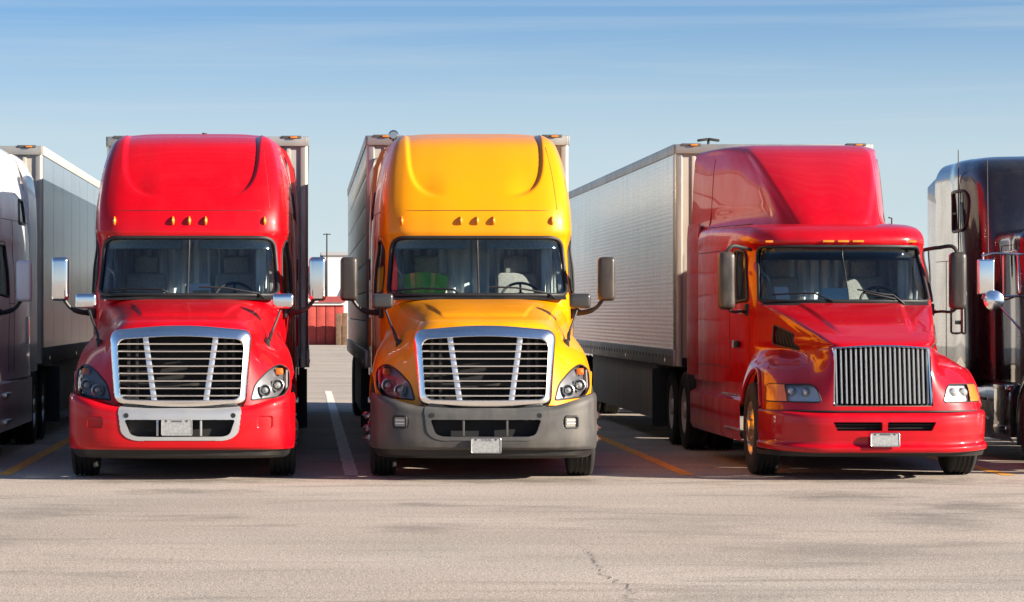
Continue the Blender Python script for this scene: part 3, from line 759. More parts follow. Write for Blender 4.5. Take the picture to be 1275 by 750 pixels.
# ------------------------------------------------------------------ round-fendered tractor with roof wedge
def wedge_tractor(name):
    t = empty(name)
    PA = RED2
    HR = [(.735, [(0,.10),(.35,.105),(.58,.13),(.86,.24),(1.06,.42),(1.165,.68),(1.195,1.1),(1.20,1.7),(1.20,2.2)]),
          (.86, [(0,.10),(.35,.105),(.58,.135),(.85,.27),(1.05,.47),(1.155,.74),(1.19,1.15),(1.20,1.7),(1.19,2.2)]),
          (1.02, [(0,.11),(.35,.115),(.57,.15),(.80,.36),(1.01,.58),(1.125,.84),(1.175,1.2),(1.18,1.7),(1.16,2.2)]),
          (1.17, [(0,.13),(.35,.14),(.56,.19),(.71,.48),(.89,.72),(1.04,.96),(1.12,1.28),(1.13,1.7),(1.11,2.2)]),
          (1.28, [(0,.15),(.35,.16),(.555,.225),(.655,.58),(.75,.88),(.87,1.12),(.98,1.38),(1.03,1.75),(1.06,2.2)]),
          (1.38, [(0,.17),(.35,.18),(.55,.26),(.625,.64),(.69,1.0),(.765,1.32),(.85,1.6),(.93,1.9),(1.03,2.22)])]
    def top(z, yz):
        w = lambda y: .545 + .215 * (y - .2) + .12 * (1.75 - z) * max(0., min(1., (y - .3)))
        y1 = yz + .10; L = 2.34 - y1
        return (z, [(0, yz), (.5 * w(yz), yz + .008), (.84 * w(yz), yz + .03), (.97 * w(y1), y1)] + [(w(y1 + k * L), y1 + k * L) for k in (.2, .4, .6, .8, 1.)])
    HR += [top(1.46, .22), top(1.53, .42), top(1.62, .78), top(1.72, 1.20), top(1.81, 1.62), top(1.87, 1.96)]
    hood = Surf([[(x, y, z) for x, y in r] for z, r in HR], 150, 190)
    def bon(x, y, z, N):
        xc = .36 + .13 * (y - .3)
        k = .022 * sstep(-.03, .04, xc - np.abs(x)) * sstep(.45, .9, y) * sstep(.12, .5, N[..., 2])
        return np.stack([0*x, 0*x, k], -1)
    hood.move(bon)
    c = hood.centres(); X, Y, Z = c[..., 0], c[..., 1], c[..., 2]
    go = rpoly([(-.535, .795), (.535, .795), (.515, 1.415), (0, 1.445), (-.515, 1.415)], [.03, .03, .04, .5, .04])
    gm = inpoly(X, Z, go) & (Y < .5)
    hl = rpoly([(.645, .835), (1.155, .835), (1.125, 1.015), (.70, 1.025)], [.04, .02, .03, .08]); hm = inpoly(np.abs(X), Z, hl) & (Y < 1.2)
    amb = hm & (np.abs(X) > .98)
    vent = rpoly([(1.12, 1.37), (1.72, 1.43), (1.76, 1.65), (1.16, 1.555)], .03)
    vm = inpoly(Y, Z, vent) & (np.abs(X) < 1.02) & (np.abs(X) > .5)
    arch = ((Y - 1.43)**2 + (Z - .52)**2 < .64**2) & (np.abs(X) > .7)
    hood.build('hood', ~(gm | hm | arch | vm), PA, t)
    for sx in (-1, 1):
        e = empty('headlight', (0, 0, 0), 0, t)
        hood.build('lens', hm & ~amb & (X * sx > 0), LENS, e, .004); hood.build('turn_signal', amb & (X * sx > 0), ORANGE, e, .004)
        hood.build('housing', hm & ~amb & (X * sx > 0), mat('lamp_diffuser', (.62, .64, .66), .35, .3), e, 0, (-.01 * sx, .05, 0))
        P, N = hood.front(densify(hl * np.array([sx, 1]), .03)); MB().tube(P + N * .001, .008, 6, True).out('lens_seal', RUBS, e, 180)
        for hx, hz in ((.78, .93), (.91, .93)):
            p, _ = hood.front([(hx * sx, hz)]); MB().lathe([(0, -.03), (.035, -.02), (.05, .0), (.055, .03)], p[0] + np.array([0, .045, 0]), 'y', 16).out('reflector', LAMPW, e)
        # vent in the hood side, with louvres
        P, N = hood.side(densify(vent, .03), sx, .2); cen = P.mean(0)
        MB().add(P - N * .03, [list(range(len(P)))]).out('hood_vent', DARK, t)
        MB().tube(P, .010, 6, True).out('vent_frame', BLACKP, t, 180)
        m = MB()
        for yy in np.linspace(1.22, 1.66, 6):
            a, _ = hood.side([(yy, 1.39), (yy + .02, 1.575)], sx, .2); m.tube(a, .006, 4)
        m.out('vent_louvre', BLACKP, t)
        th = np.linspace(R(-25), R(205), 44); q = np.stack([1.43 + .64 * np.cos(th), .52 + .64 * np.sin(th)], 1); q = q[q[:, 1] > .75]
        P, N = hood.side(q, sx, .1); MB().tube(P + N * .004, .026, 8).out('arch_lip', PA, t, 180)
        G = [[(sx * x, 1.43 + .66 * math.cos(a), .52 + .66 * math.sin(a)) for a in np.linspace(0, math.pi, 20)] for x in (.66, 1.1)]
        MB().grid(G).out('wheel_well', DARK, t)
    # grille
    g = empty('grille', (0, 0, 0), 0, t)
    def yG(x, z): return .06 + .085 * np.maximum(z - .8, 0) / .64 + .10 * (np.abs(x) / .54)**2
    def loop(P, dy): return np.stack([P[:, 0], yG(P[:, 0], P[:, 1]) + dy, P[:, 1]], 1)
    ctr = np.array([0, 1.11]); gi = ctr + (go - ctr) * np.array([.955, .94]); gx = ctr + (go - ctr) * np.array([1.02, 1.02])
    MB().grid(np.array([loop(gx, .14), loop(gx, .01), loop(go, -.012), loop(go * .5 + gi * .5, -.018), loop(gi, -.004), loop(gi, .06)]), True).out('grille_frame', CHROME, g, 50)
    for i in range(20):
        x = -.485 + i * .97 / 19; zt = float(np.interp(abs(x), [0, .5], [1.418, 1.392])); zz = np.linspace(.822, zt, 10)
        G = [np.stack([np.full(10, x + dx), yG(x, zz) + dy, zz], 1) for dx, dy in ((-.0115, .06), (-.0115, .012), (-.006, .0), (.006, .0), (.0115, .012), (.0115, .06))]
        MB().grid(np.array(G)).out('grille_bar', mat('satin_grey_bar', (.55, .54, .52), .36, .85), g, 50)
    m = MB().box((0, .30, 1.1), (1.08, .02, .66)); m.out('radiator', DARK, g)
    # bumper
    cols = [0, .38, .72, .96, 1.12, 1.19, 1.205, 1.205]; yc = [0., .008, .05, .17, .36, .58, .75, .90]
    rows = []
    for r, dy, sq in ((0., .06, 1.0), (.03, .01, 1.012), (.14, .0, 1.012), (.2, .03, .998), (.45, .03, 1.), (.78, .02, 1.), (.95, .035, .998), (1., .075, .98)):
        rows.append([(x * sq, y + dy, float(np.interp(x, [0, .8, 1.2], [.30, .30, .325])) + r * .425) for x, y in zip(cols, yc)])
    bmp = Surf(rows, 100, 190); c = bmp.centres(); X, Y, Z = c[..., 0], c[..., 1], c[..., 2]
    slots = [rpoly([(.03, .535), (.50, .535), (.545, .63), (.03, .63)], .015), rpoly([(-.03, .535), (-.50, .535), (-.545, .63), (-.03, .63)], .015)]
    sl = inpoly(X, Z, slots[0]) | inpoly(X, Z, slots[1])
    b = bmp.build('bumper', ~sl, PA, t)
    for s in slots:
        P, N = bmp.front(densify(s, .03)); MB().grid(np.array([P, P + np.array([0, .08, 0])]), True).out('slot_wall', PA, b, 60)
    MB().box((0, .13, .58), (1.2, .02, .16)).out('slot_back', DARK, b)
    m = MB()
    for z in (.565, .60): m.box((0, .10, z), (1.06, .02, .008))
    m.out('slot_louvre', STEEL, b)
    MB().grid(np.array([[(x, y + dy, z) for x, y in zip(np.concatenate([-np.array(cols[:0:-1]), cols]), yc[:0:-1] + yc)] for z, dy in ((.31, .07), (.26, .12))])).out('air_dam', BLACKP, b)
    P, N = hood.front([(x, .738) for x in np.linspace(-1.12, 1.12, 60)]); MB().tube(P - N * .004, .014, 6).out('bumper_gap', RUBS, t, 180)
    # cab
    CR = [(.95, [(0,2.25),(.5,2.27),(.8,2.3),(.94,2.36),(1.03,2.5),(1.10,3.1),(1.17,3.9),(1.205,4.8),(1.21,5.4),(1.21,6.0)]),
          (1.60, [(0,2.15),(.5,2.18),(.8,2.26),(.95,2.37),(1.04,2.55),(1.11,3.1),(1.175,3.9),(1.205,4.8),(1.21,5.4),(1.21,6.0)]),
          (1.84, [(0,2.02),(.5,2.07),(.82,2.19),(.97,2.34),(1.05,2.57),(1.115,3.1),(1.175,3.9),(1.205,4.8),(1.21,5.4),(1.21,6.0)]),
          (2.20, [(0,2.24),(.5,2.285),(.80,2.40),(.955,2.55),(1.04,2.78),(1.11,3.2),(1.175,3.95),(1.205,4.8),(1.21,5.4),(1.21,6.0)]),
          (2.53, [(0,2.44),(.5,2.48),(.78,2.58),(.935,2.73),(1.025,2.95),(1.10,3.35),(1.17,4.0),(1.2,4.8),(1.21,5.4),(1.21,6.0)]),
          (2.585, [(0,2.40),(.5,2.44),(.80,2.545),(.965,2.71),(1.04,2.95),(1.105,3.35),(1.17,4.0),(1.2,4.8),(1.21,5.4),(1.21,6.0)]),
          (2.68, [(0,2.43),(.5,2.47),(.79,2.57),(.955,2.74),(1.03,2.98),(1.10,3.38),(1.165,4.05),(1.2,4.8),(1.21,5.4),(1.21,6.0)]),
          (2.75, [(0,2.54),(.49,2.58),(.76,2.67),(.92,2.84),(1.0,3.07),(1.08,3.45),(1.15,4.1),(1.19,4.8),(1.2,5.4),(1.2,6.0)]),
          (2.80, [(0,2.78),(.47,2.81),(.71,2.9),(.86,3.06),(.95,3.27),(1.03,3.6),(1.11,4.15),(1.16,4.8),(1.18,5.4),(1.18,6.0)]),
          (2.82, [(0,3.2),(.4,3.22),(.6,3.3),(.74,3.42),(.83,3.58),(.91,3.85),(.98,4.3),(1.02,4.85),(1.04,5.4),(1.04,6.0)]),
          (2.83, [(0,4.6),(.1,4.6),(.2,4.6),(.3,4.65),(.35,4.7),(.4,4.8),(.45,4.9),(.5,5.1),(.5,5.4),(.5,6.0)])]
    cab = Surf([[(x, y, z) for x, y in r] for z, r in CR], 160, 190)
    c = cab.centres(); X, Y, Z = c[..., 0], c[..., 1], c[..., 2]
    ws = rpoly([(-.965, 1.915), (.965, 1.915), (.915, 2.545), (-.915, 2.545)], [.05, .05, .06, .06]); wm = inpoly(X, Z, ws) & (Y < 2.9)
    dw = rpoly([(2.60, 1.93), (3.32, 1.90), (3.32, 2.50), (2.98, 2.50)], .05); dm = inpoly(Y, Z, dw) & (np.abs(X) > .9) & ~wm
    cab.build('cab', ~(wm | dm), PA, t); cab.build('windshield', wm, GLASS, t, -.008)
    gasket(cab, ws, .022, 'windshield_seal', RUBS, t, off=.002)
    zz = np.linspace(1.9, 2.56, 12); P, N = cab.front([(0, z) for z in zz]); MB().tube(P, .006, 6).out('windshield_divider', RUBS, t)
    for sx in (-1, 1):
        cab.build('door_window', dm & (X * sx > 0), GLASSC, t, -.006); gasket(cab, dw, .022, 'window_seal', RUBS, t, 'side', sx)
        p = arc([(sx * 1.115, 2.97, 1.9), (sx * 1.125, 3.0, 2.2), (sx * 1.11, 3.02, 2.5)]); MB().tube(p, .012).out('vent_window_bar', RUBS, t)
    # roof wedge
    FR = [(2.70, [(0,2.98),(.38,3.02),(.58,3.14),(.74,3.40),(.92,3.85),(1.06,4.4),(1.16,4.95),(1.20,5.35),(1.225,6.25)]),
          (2.86, [(0,3.06),(.38,3.10),(.585,3.22),(.69,3.48),(.80,3.92),(.91,4.45),(1.01,4.98),(1.09,5.37),(1.215,6.25)]),
          (3.10, [(0,3.33),(.42,3.37),(.62,3.48),(.70,3.72),(.80,4.10),(.89,4.55),(.98,5.02),(1.06,5.4),(1.20,6.25)]),
          (3.35, [(0,3.68),(.47,3.72),(.66,3.82),(.735,4.02),(.82,4.33),(.89,4.7),(.965,5.1),(1.04,5.43),(1.19,6.25)]),
          (3.58, [(0,4.08),(.48,4.11),(.69,4.20),(.765,4.36),(.83,4.58),(.89,4.85),(.955,5.18),(1.02,5.47),(1.175,6.25)]),
          (3.74, [(0,4.45),(.48,4.48),(.70,4.56),(.775,4.69),(.83,4.86),(.88,5.05),(.94,5.29),(1.0,5.55),(1.155,6.25)]),
          (3.82, [(0,4.78),(.46,4.80),(.65,4.86),(.74,4.97),(.82,5.12),(.89,5.28),(.95,5.45),(1.0,5.65),(1.09,6.25)]),
          (3.855, [(0,5.2),(.40,5.21),(.55,5.23),(.62,5.28),(.67,5.35),(.71,5.45),(.74,5.55),(.77,5.7),(.82,6.25)]),
          (3.865, [(0,5.9),(.15,5.9),(.25,5.9),(.3,5.92),(.35,5.95),(.4,6.0),(.42,6.05),(.45,6.1),(.5,6.25)])]
    fr = Surf([[(x, y, z) for x, y in r] for z, r in FR], 120, 170)
    def cheek(x, y, z, N):   # hollow between the front plate and the flank
        w = np.interp(z, [2.7, 2.86, 3.35, 3.74, 3.9], [.32, .38, .57, .70, .72])
        k = .035 * sstep(5.1, 4.4, y) * sstep(.0, .12, np.abs(x) - w) * sstep(.62, .25, np.abs(x) - w) * sstep(2.6, 3.0, z) * sstep(3.84, 3.66, z)
        return -N * k[..., None]
    fr.move(cheek)
    c = fr.centres(); fm = np.ones(c.shape[:2], bool)
    fr.build('roof_wedge', fm, PA, t)
    ring = np.vstack([fr.G[:, 0], fr.G[::-1, -1]]); MB().add(ring, [list(range(len(ring)))]).out('wedge_back', PA, t, 180)
    ring = np.vstack([cab.G[:, 0], cab.G[::-1, -1]]); MB().add(ring, [list(range(len(ring)))]).out('sleeper_back', PA, t, 180)
    for sx in (-1, 1):
        G = [[(sx * (1.212 + dx), 5.62, z), (sx * (1.245 + dx), 6.0, z), (sx * (1.25 + dx), 6.38, z), (sx * (1.235 + dx), 6.38, z), (sx * (1.19 + dx), 5.62, z)] for z, dx in ((1.0, .0), (2.72, 0), (2.75, -.002))]
        G += [[(sx * (1.20), 5.62, 2.9), (sx * 1.235, 6.0, 2.9), (sx * 1.24, 6.36, 2.9), (sx * 1.225, 6.36, 2.9), (sx * 1.18, 5.62, 2.9)]]
        MB().grid(np.array(G), True).out('cab_extender', PA, t, 50)
        # side skirt with tank fairing and steps
        G = [[(sx * 1.12, 2.08, z), (sx * 1.16, 3.6, z), (sx * 1.18, 6.2, z)] for z in (.98,)] + [[(sx * xx, 2.08, z), (sx * (xx + .01), 3.6, z), (sx * (xx + .01), 6.2, z)] for xx, z in ((1.14, .90), (1.145, .83), (1.215, .79), (1.225, .74), (1.222, .40), (1.19, .33))]
        MB().grid(np.array(G)).out('side_skirt', PA, t, 40)
        for y0, y1, z in ((2.1, 3.4, .845), (2.2, 3.2, .46)): MB().box((sx * 1.225, (y0 + y1) / 2, z), (.035, y1 - y0, .022), .008).out('step_edge', ALU, t)
        MB().box((sx * 1.128, 3.0, 1.42), (.03, .20, .08), .012).out('door_handle', RUBS, t)
        MB().box((sx * 1.132, 3.22, 1.42), (.02, .06, .09), .006).out('latch_plate', CHROME_D, t)
        for k in range(3): MB().box((sx * 1.113, 2.70 + k * .11, 1.80), (.008, .06, .05), .002).out('door_badge', SILVER, t)
        # mirrors hang from an arm at the top of the door
        e = empty('door_mirror', (0, 0, 0), 0, t)
        MB().box((sx * 1.32, 2.46, 2.15), (.19, .17, .66), .07, 4).out('mirror_shell', MIRBLK, e, 60)
        MB().box((sx * 1.32, 2.555, 2.15), (.165, .02, .60), .02).out('mirror_glass', CHROME_D, e)
        MB().tube(arc([(sx * 1.0, 2.74, 2.51), (sx * 1.12, 2.55, 2.53), (sx * 1.28, 2.46, 2.53), (sx * 1.32, 2.46, 2.46)]), .022).out('mirror_arm', BLACKP, e)
        MB().tube(arc([(sx * 1.06, 2.62, 1.79), (sx * 1.15, 2.5, 1.80), (sx * 1.26, 2.46, 1.80), (sx * 1.31, 2.46, 1.84)]), .016).out('mirror_strut', BLACKP, e)
        MB().box((sx * 1.055, 2.66, 1.82), (.06, .16, .14), .02).out('mirror_mount', BLACKP, e)
    seams([(cab, 'side', s, p) for s in (-1, 1) for p in ([(2.56, 1.05), (2.56, 1.86)], [(3.42, 1.05), (3.42, 2.55), (3.0, 2.58)], [(3.42, 1.15), (5.6, 1.15)], [(3.6, 2.52), (5.6, 2.52)])] +
          [(fr, 'side', s, p) for s in (-1, 1) for p in ([(3.9, 2.84), (5.0, 2.84), (6.2, 2.84)], [(5.42, 2.86), (5.46, 3.3), (5.52, 3.7)])], t, r=.005)
    for x in (-.80, -.17, 0, .17, .80):
        p, _ = cab.front([(x, 2.60)]); MB().box(p[0] + np.array([0, -.004, 0]), (.13, .03, .026), .008).out('marker_light', AMBER, t)
    cabin(t, 2.06, 1.88, .97, 2.55, 3.75, 1, mat('visor_black', (.012, .012, .012), .9))
    MB().box((0, 2.75, 2.47), (1.75, .03, .17), .01, 2, (R(-25), 'X')).out('windscreen_shade', RUBS, t)
    for sx in (-1, 1): MB().tube(arc([(sx * .91, 2.46, 1.92), (sx * .90, 2.64, 2.2), (sx * .875, 2.84, 2.53)]), .035, 8).out('pillar_trim', INT_G if sx < 0 else CURTL, t)
    for x0, x1 in ((-.82, -.18), (.10, .62)):
        q = densify([(x0, 1.975), (x0 + .3, 1.99), (x0 + .45, 1.985), (x1, 1.905)] if x0 < 0 else [(x0, 2.03), (.4, 1.975), (.50, 1.97), (x1, 1.88)], .04, False)
        P, N = cab.front(q); MB().tube(P + N * .03, .011, 6).out('wiper', RUBS, t)
    q = densify([(.18, 1.99), (.52, 1.925)], .04, False); P, N = cab.front(q); MB().tube(P + N * .035, .013, 6).out('wiper_blade', RUBS, t)
    G = [[(x, 2.0 + .3 * abs(x)**2.4 - .05, 1.865), (x, 2.0 + .3 * abs(x)**2.4 + .03, 1.915)] for x in np.linspace(-.94, .94, 41)]
    MB().grid(np.array(G)).out('cowl', BLACKP, t)
    MB().tube([(.80, 3.6, 2.78), (.80, 3.6, 2.90), (.76, 3.6, 2.91)], .01, 6).out('antenna', RUBS, t)
    chassis(t, 1.43, (7.2, 8.5), mat('tan_alloy_rim', (.70, .60, .44), .28, 1., dust=((.3, .2, .1), .4)), RIMW)
    return t

# ------------------------------------------------------------------ black long-nose tractor with flat-topped sleeper
def classic_tractor(name):
    t = empty(name); PA = BLK
    def shell(nm, rows, nu, nv, m, back=True):
        s = Surf(rows, nu, nv); s.build(nm, np.ones((s.G.shape[0]-1, s.G.shape[1]-1), bool), m, t)
        if back:
            ring = np.vstack([s.G[:, 0], s.G[::-1, -1]]); MB().add(ring, [list(range(len(ring)))]).out(nm + '_back', m, t, 180)
        return s
    # sleeper
    def sl(z, w, yf, r): return [(0, yf, z), (w*.5, yf + .01, z), (w - r, yf + .04, z), (w - r*.3, yf + r*.38, z), (w, yf + r*1.25, z), (w, yf + 1.5, z), (w, 6.55, z)]
    sle = Surf([sl(.95, 1.2, 3.95, .30), sl(1.7, 1.2, 3.95, .32), sl(2.6, 1.2, 4.0, .38), sl(3.2, 1.2, 4.12, .42), sl(3.55, 1.19, 4.30, .42), sl(3.68, 1.12, 4.5, .42), sl(3.74, 1.0, 4.75, .40), sl(3.765, .6, 5.1, .3), sl(3.77, .1, 5.6, .05)], 120, 130)
    c = sle.centres(); X, Y, Z = c[..., 0], c[..., 1], c[..., 2]
    win = rpoly([(4.62, 2.82), (5.5, 2.82), (5.5, 3.32), (4.62, 3.32)], [.16, .04, .04, .22]); wm = inpoly(Y, Z, win) & (np.abs(X) > .9)
    sle.build('sleeper', ~wm, PA, t)
    ring = np.vstack([sle.G[:, 0], sle.G[::-1, -1]]); MB().add(ring, [list(range(len(ring)))]).out('sleeper_back', PA, t, 180)
    # cab
    def cb(z, yf, w=1.0): return [(0, yf, z), (w*.5, yf + .03, z), (w*.82, yf + .10, z), (w*.97, yf + .22, z), (w, yf + .4, z), (w, 3.4, z), (w*1.02, 4.1, z)]
    cab = Surf([cb(.95, 2.3), cb(1.7, 2.3), cb(2.0, 2.36), cb(2.55, 2.62), cb(2.66, 2.60), cb(2.76, 2.75, .95), cb(2.80, 3.1, .8), cb(2.81, 3.6, .3)], 110, 120)
    c = cab.centres(); X, Y, Z = c[..., 0], c[..., 1], c[..., 2]
    ws = rpoly([(-.93, 2.0), (.93, 2.0), (.90, 2.56), (-.90, 2.56)], .06); wmk = inpoly(X, Z, ws) & (Y < 2.9)
    dw = rpoly([(2.85, 2.0), (3.65, 1.95), (3.65, 2.52), (2.98, 2.52)], .05); dm = inpoly(Y, Z, dw) & (np.abs(X) > .85) & ~wmk
    cab.build('cab', ~(wmk | dm), PA, t); cab.build('windshield', wmk, GLASS, t, -.006); gasket(cab, ws, .02, 'windshield_seal', RUBS, t)
    for sx in (-1, 1):
        cab.build('door_window', dm & (X * sx > 0), GLASSD, t, -.005); gasket(cab, dw, .022, 'window_seal', CHROME_D, t, 'side', sx)
        sle.build('sleeper_window', wm & (sle.centres()[..., 0] * sx > 0), GLASSD, t, -.005); gasket(sle, win, .022, 'window_seal', RUBS, t, 'side', sx)
        P, N = sle.side([(4.64, 3.05), (5.48, 3.05)], sx); MB().tube(P, .014, 6).out('window_bar', RUBS, t)
        G = [[(sx * 1.20, 6.5, z), (sx * 1.215, 6.95, z), (sx * 1.20, 6.95, z), (sx * 1.17, 6.5, z)] for z in (1.0, 3.45)] + [[(sx * 1.12, 6.5, 3.62), (sx * 1.13, 6.9, 3.55), (sx * 1.115, 6.9, 3.55), (sx * 1.09, 6.5, 3.62)]]
        MB().grid(np.array(G), True).out('cab_extender', PA, t, 50)
        MB().tube([(sx * 1.20, 4.95, 2.30), (sx * 1.255, 4.95, 2.34), (sx * 1.26, 4.95, 3.84)], [.014, .010, .006], 6).out('antenna', STEEL, t)
        for y in (4.75, 5.35):
            MB().tube([(sx * 1.20, y, 1.52), (sx * 1.25, y, 1.525), (sx * 1.26, y, 1.54), (sx * 1.26, y, 2.10), (sx * 1.25, y, 2.115), (sx * 1.20, y, 2.12)], .014).out('grab_rail', CHROME_D, t)
        MB().box((sx * 1.225, 5.05, 1.66), (.04, .34, .05), .01).out('rail_bracket', BLACKP, t)
        # tall mirror frame
        e = empty('door_mirror', (0, 0, 0), 0, t)
        MB().box((sx * 1.44, 2.72, 2.21), (.20, .07, .42), .025, 3).out('mirror_shell', CHROME, e, 60)
        MB().lathe([(0, -.03), (.07, -.022), (.12, .0), (.125, .02), (0, .04)], (sx * 1.36, 2.66, 1.93), 'y', 24).out('convex_mirror', CHROME, e)
        m = MB()
        for z in (2.46, 1.96): m.tube(arc([(sx * 1.48, 2.76, z), (sx * 1.40, 2.76, z + .02), (sx * 1.1, 2.78, z + .02), (sx * .98, 2.8, z + .02)]), .014, 8)
        m.tube([(sx * 1.46, 2.77, 1.94), (sx * 1.46, 2.77, 2.50)], .012); m.tube([(sx * 1.3, 2.78, 1.92), (sx * 1.0, 2.72, 1.55)], .013)
        m.out('mirror_frame', CHROME_D, e)
        MB().tube([(sx * 1.40, 2.79, 2.46), (sx * 1.40, 2.79, 2.58), (sx * 1.405, 2.80, 3.62)], [.014, .009, .005], 6).out('antenna', STEEL, t)
        # exhaust stack behind the cab, front fender, tank, steps
        th = np.linspace(R(-20), R(200), 30)
        G = []
        for x, k in ((.66, .0), (.70, .02), (1.12, .02), (1.19, -.03), (1.205, -.12)):
            G.append([(sx * x, 1.55 + (.70 + k) * math.cos(a) * 1.12, .47 + (.70 + k) * math.sin(a)) for a in th])
        MB().grid(np.array(G)).out('fender', PA, t, 50)
        MB().lathe([(0, -.85), (.27, -.84), (.31, -.8), (.31, .8), (.27, .84), (0, .85)], (sx * .88, 4.2, .62), 'y', 28).out('fuel_tank', BLK, t, 40)
        for y in (3.55, 4.2, 4.85): MB().lathe([(.315, -.03), (.322, -.02), (.322, .02), (.315, .03)], (sx * .88, y, .62), 'y', 28).out('tank_strap', CHROME_D, t)
        MB().box((sx * .98, 2.95, .62), (.46, .75, .62), .06, 3).out('battery_box', BLK, t)
        for z in (.42, .9): MB().box((sx * 1.215, 2.95, z), (.03, .6, .05), .01).out('cab_step', CHROME_D, t)
        G = [[(sx * x, 2.5, z), (sx * x, 5.0, z), (sx * x, 6.6, z)] for x, z in ((1.16, .26), (1.20, .32), (1.21, .60), (1.20, .84), (1.12, .93), (.9, .95))]; MB().grid(np.array(G)).out('side_fairing', PA, t, 60)
        for z in (.50, .74): MB().box((sx * 1.217, 4.2, z), (.02, 1.3, .03), .006).out('step_edge', CHROME_D, t)
        for y, z in ((.30, 1.02),):
            e = empty('headlight', (0, 0, 0), 0, t)
            MB().box((sx * .95, .62, 1.0), (.36, .3, .2), .05, 3).out('housing', CHROME, e)
            for dx in (-.08, .08):
                m = MB(); headlamp_bowl(m, (sx * (.95 + dx), .46, 1.0), .065); m.out('reflector', LAMPB, e)
                MB().lathe([(0, -.02), (.04, -.015), (.062, 0)], (sx * (.95 + dx), .455, 1.0), 'y', 18).out('lens', LENS, e)
    def hd(z, yf, w0, w1): return [(0, yf, z), (w0*.5, yf + .01, z), (w0*.9, yf + .05, z), (w0, yf + .14, z), (w0 * .8 + w1 * .2, yf + .7, z), (w1, 2.4, z)]
    shell('hood', [hd(.85, .35, .52, .84), hd(1.3, .36, .54, .85), hd(1.6, .38, .54, .85), hd(1.72, .46, .5, .80), hd(1.80, .9, .42, .70), hd(1.87, 1.5, .3, .5), hd(1.90, 2.2, .1, .2)], 60, 60, PA, False)
    gx = rpoly([(-.5, .75), (.5, .75), (.5, 1.62), (-.5, 1.62)], .08); gy = gx * np.array([.88, .93]) + np.array([0, .083])
    g = empty('grille', (0, 0, 0), 0, t)
    lp = lambda P, y: np.stack([P[:, 0], np.full(len(P), y), P[:, 1]], 1)
    MB().grid(np.array([lp(gx, .5), lp(gx, .27), lp(gy, .26), lp(gy, .34)]), True).out('grille_surround', CHROME, g)
    for x in np.linspace(-.4, .4, 13): MB().box((x, .31, 1.185), (.02, .04, .80)).out('grille_bar', CHROME, g)
    MB().box((0, .335, 1.185), (.9, .01, .82)).out('radiator', DARK, g)
    bs = Surf([[(0, .02 + d, z), (.5, .03 + d, z), (.9, .10 + d, z), (1.12, .24 + d, z), (1.2, .42 + d, z)] for z, d in ((.30, .06), (.36, .0), (.55, -.01), (.74, .0), (.78, .05))], 40, 60)
    bs.build('bumper', np.ones((bs.G.shape[0]-1, bs.G.shape[1]-1), bool), CHROME, t)
    cabin(t, 2.4, 1.95, .92, 2.58, 3.9)
    seams([(sle, 'side', s, p) for s in (-1, 1) for p in ([(4.4, 1.05), (4.4, 2.7)], [(4.4, 2.45), (6.5, 2.45)], [(5.9, 1.1), (5.9, 2.45)])] + [(cab, 'side', s, p) for s in (-1, 1) for p in ([(3.75, 1.0), (3.75, 2.6), (2.9, 2.6)],)], t, r=.005)
    for x in (-.75, -.2, 0, .2, .75): MB().lathe([(0, -.09), (.025, -.08), (.035, .0), (.03, .06)], (x, 2.95, 2.83), 'y', 12).out('marker_light', AMBER, t)
    chassis(t, 1.55, (7.4, 8.7), ALU, ALU)
    return t

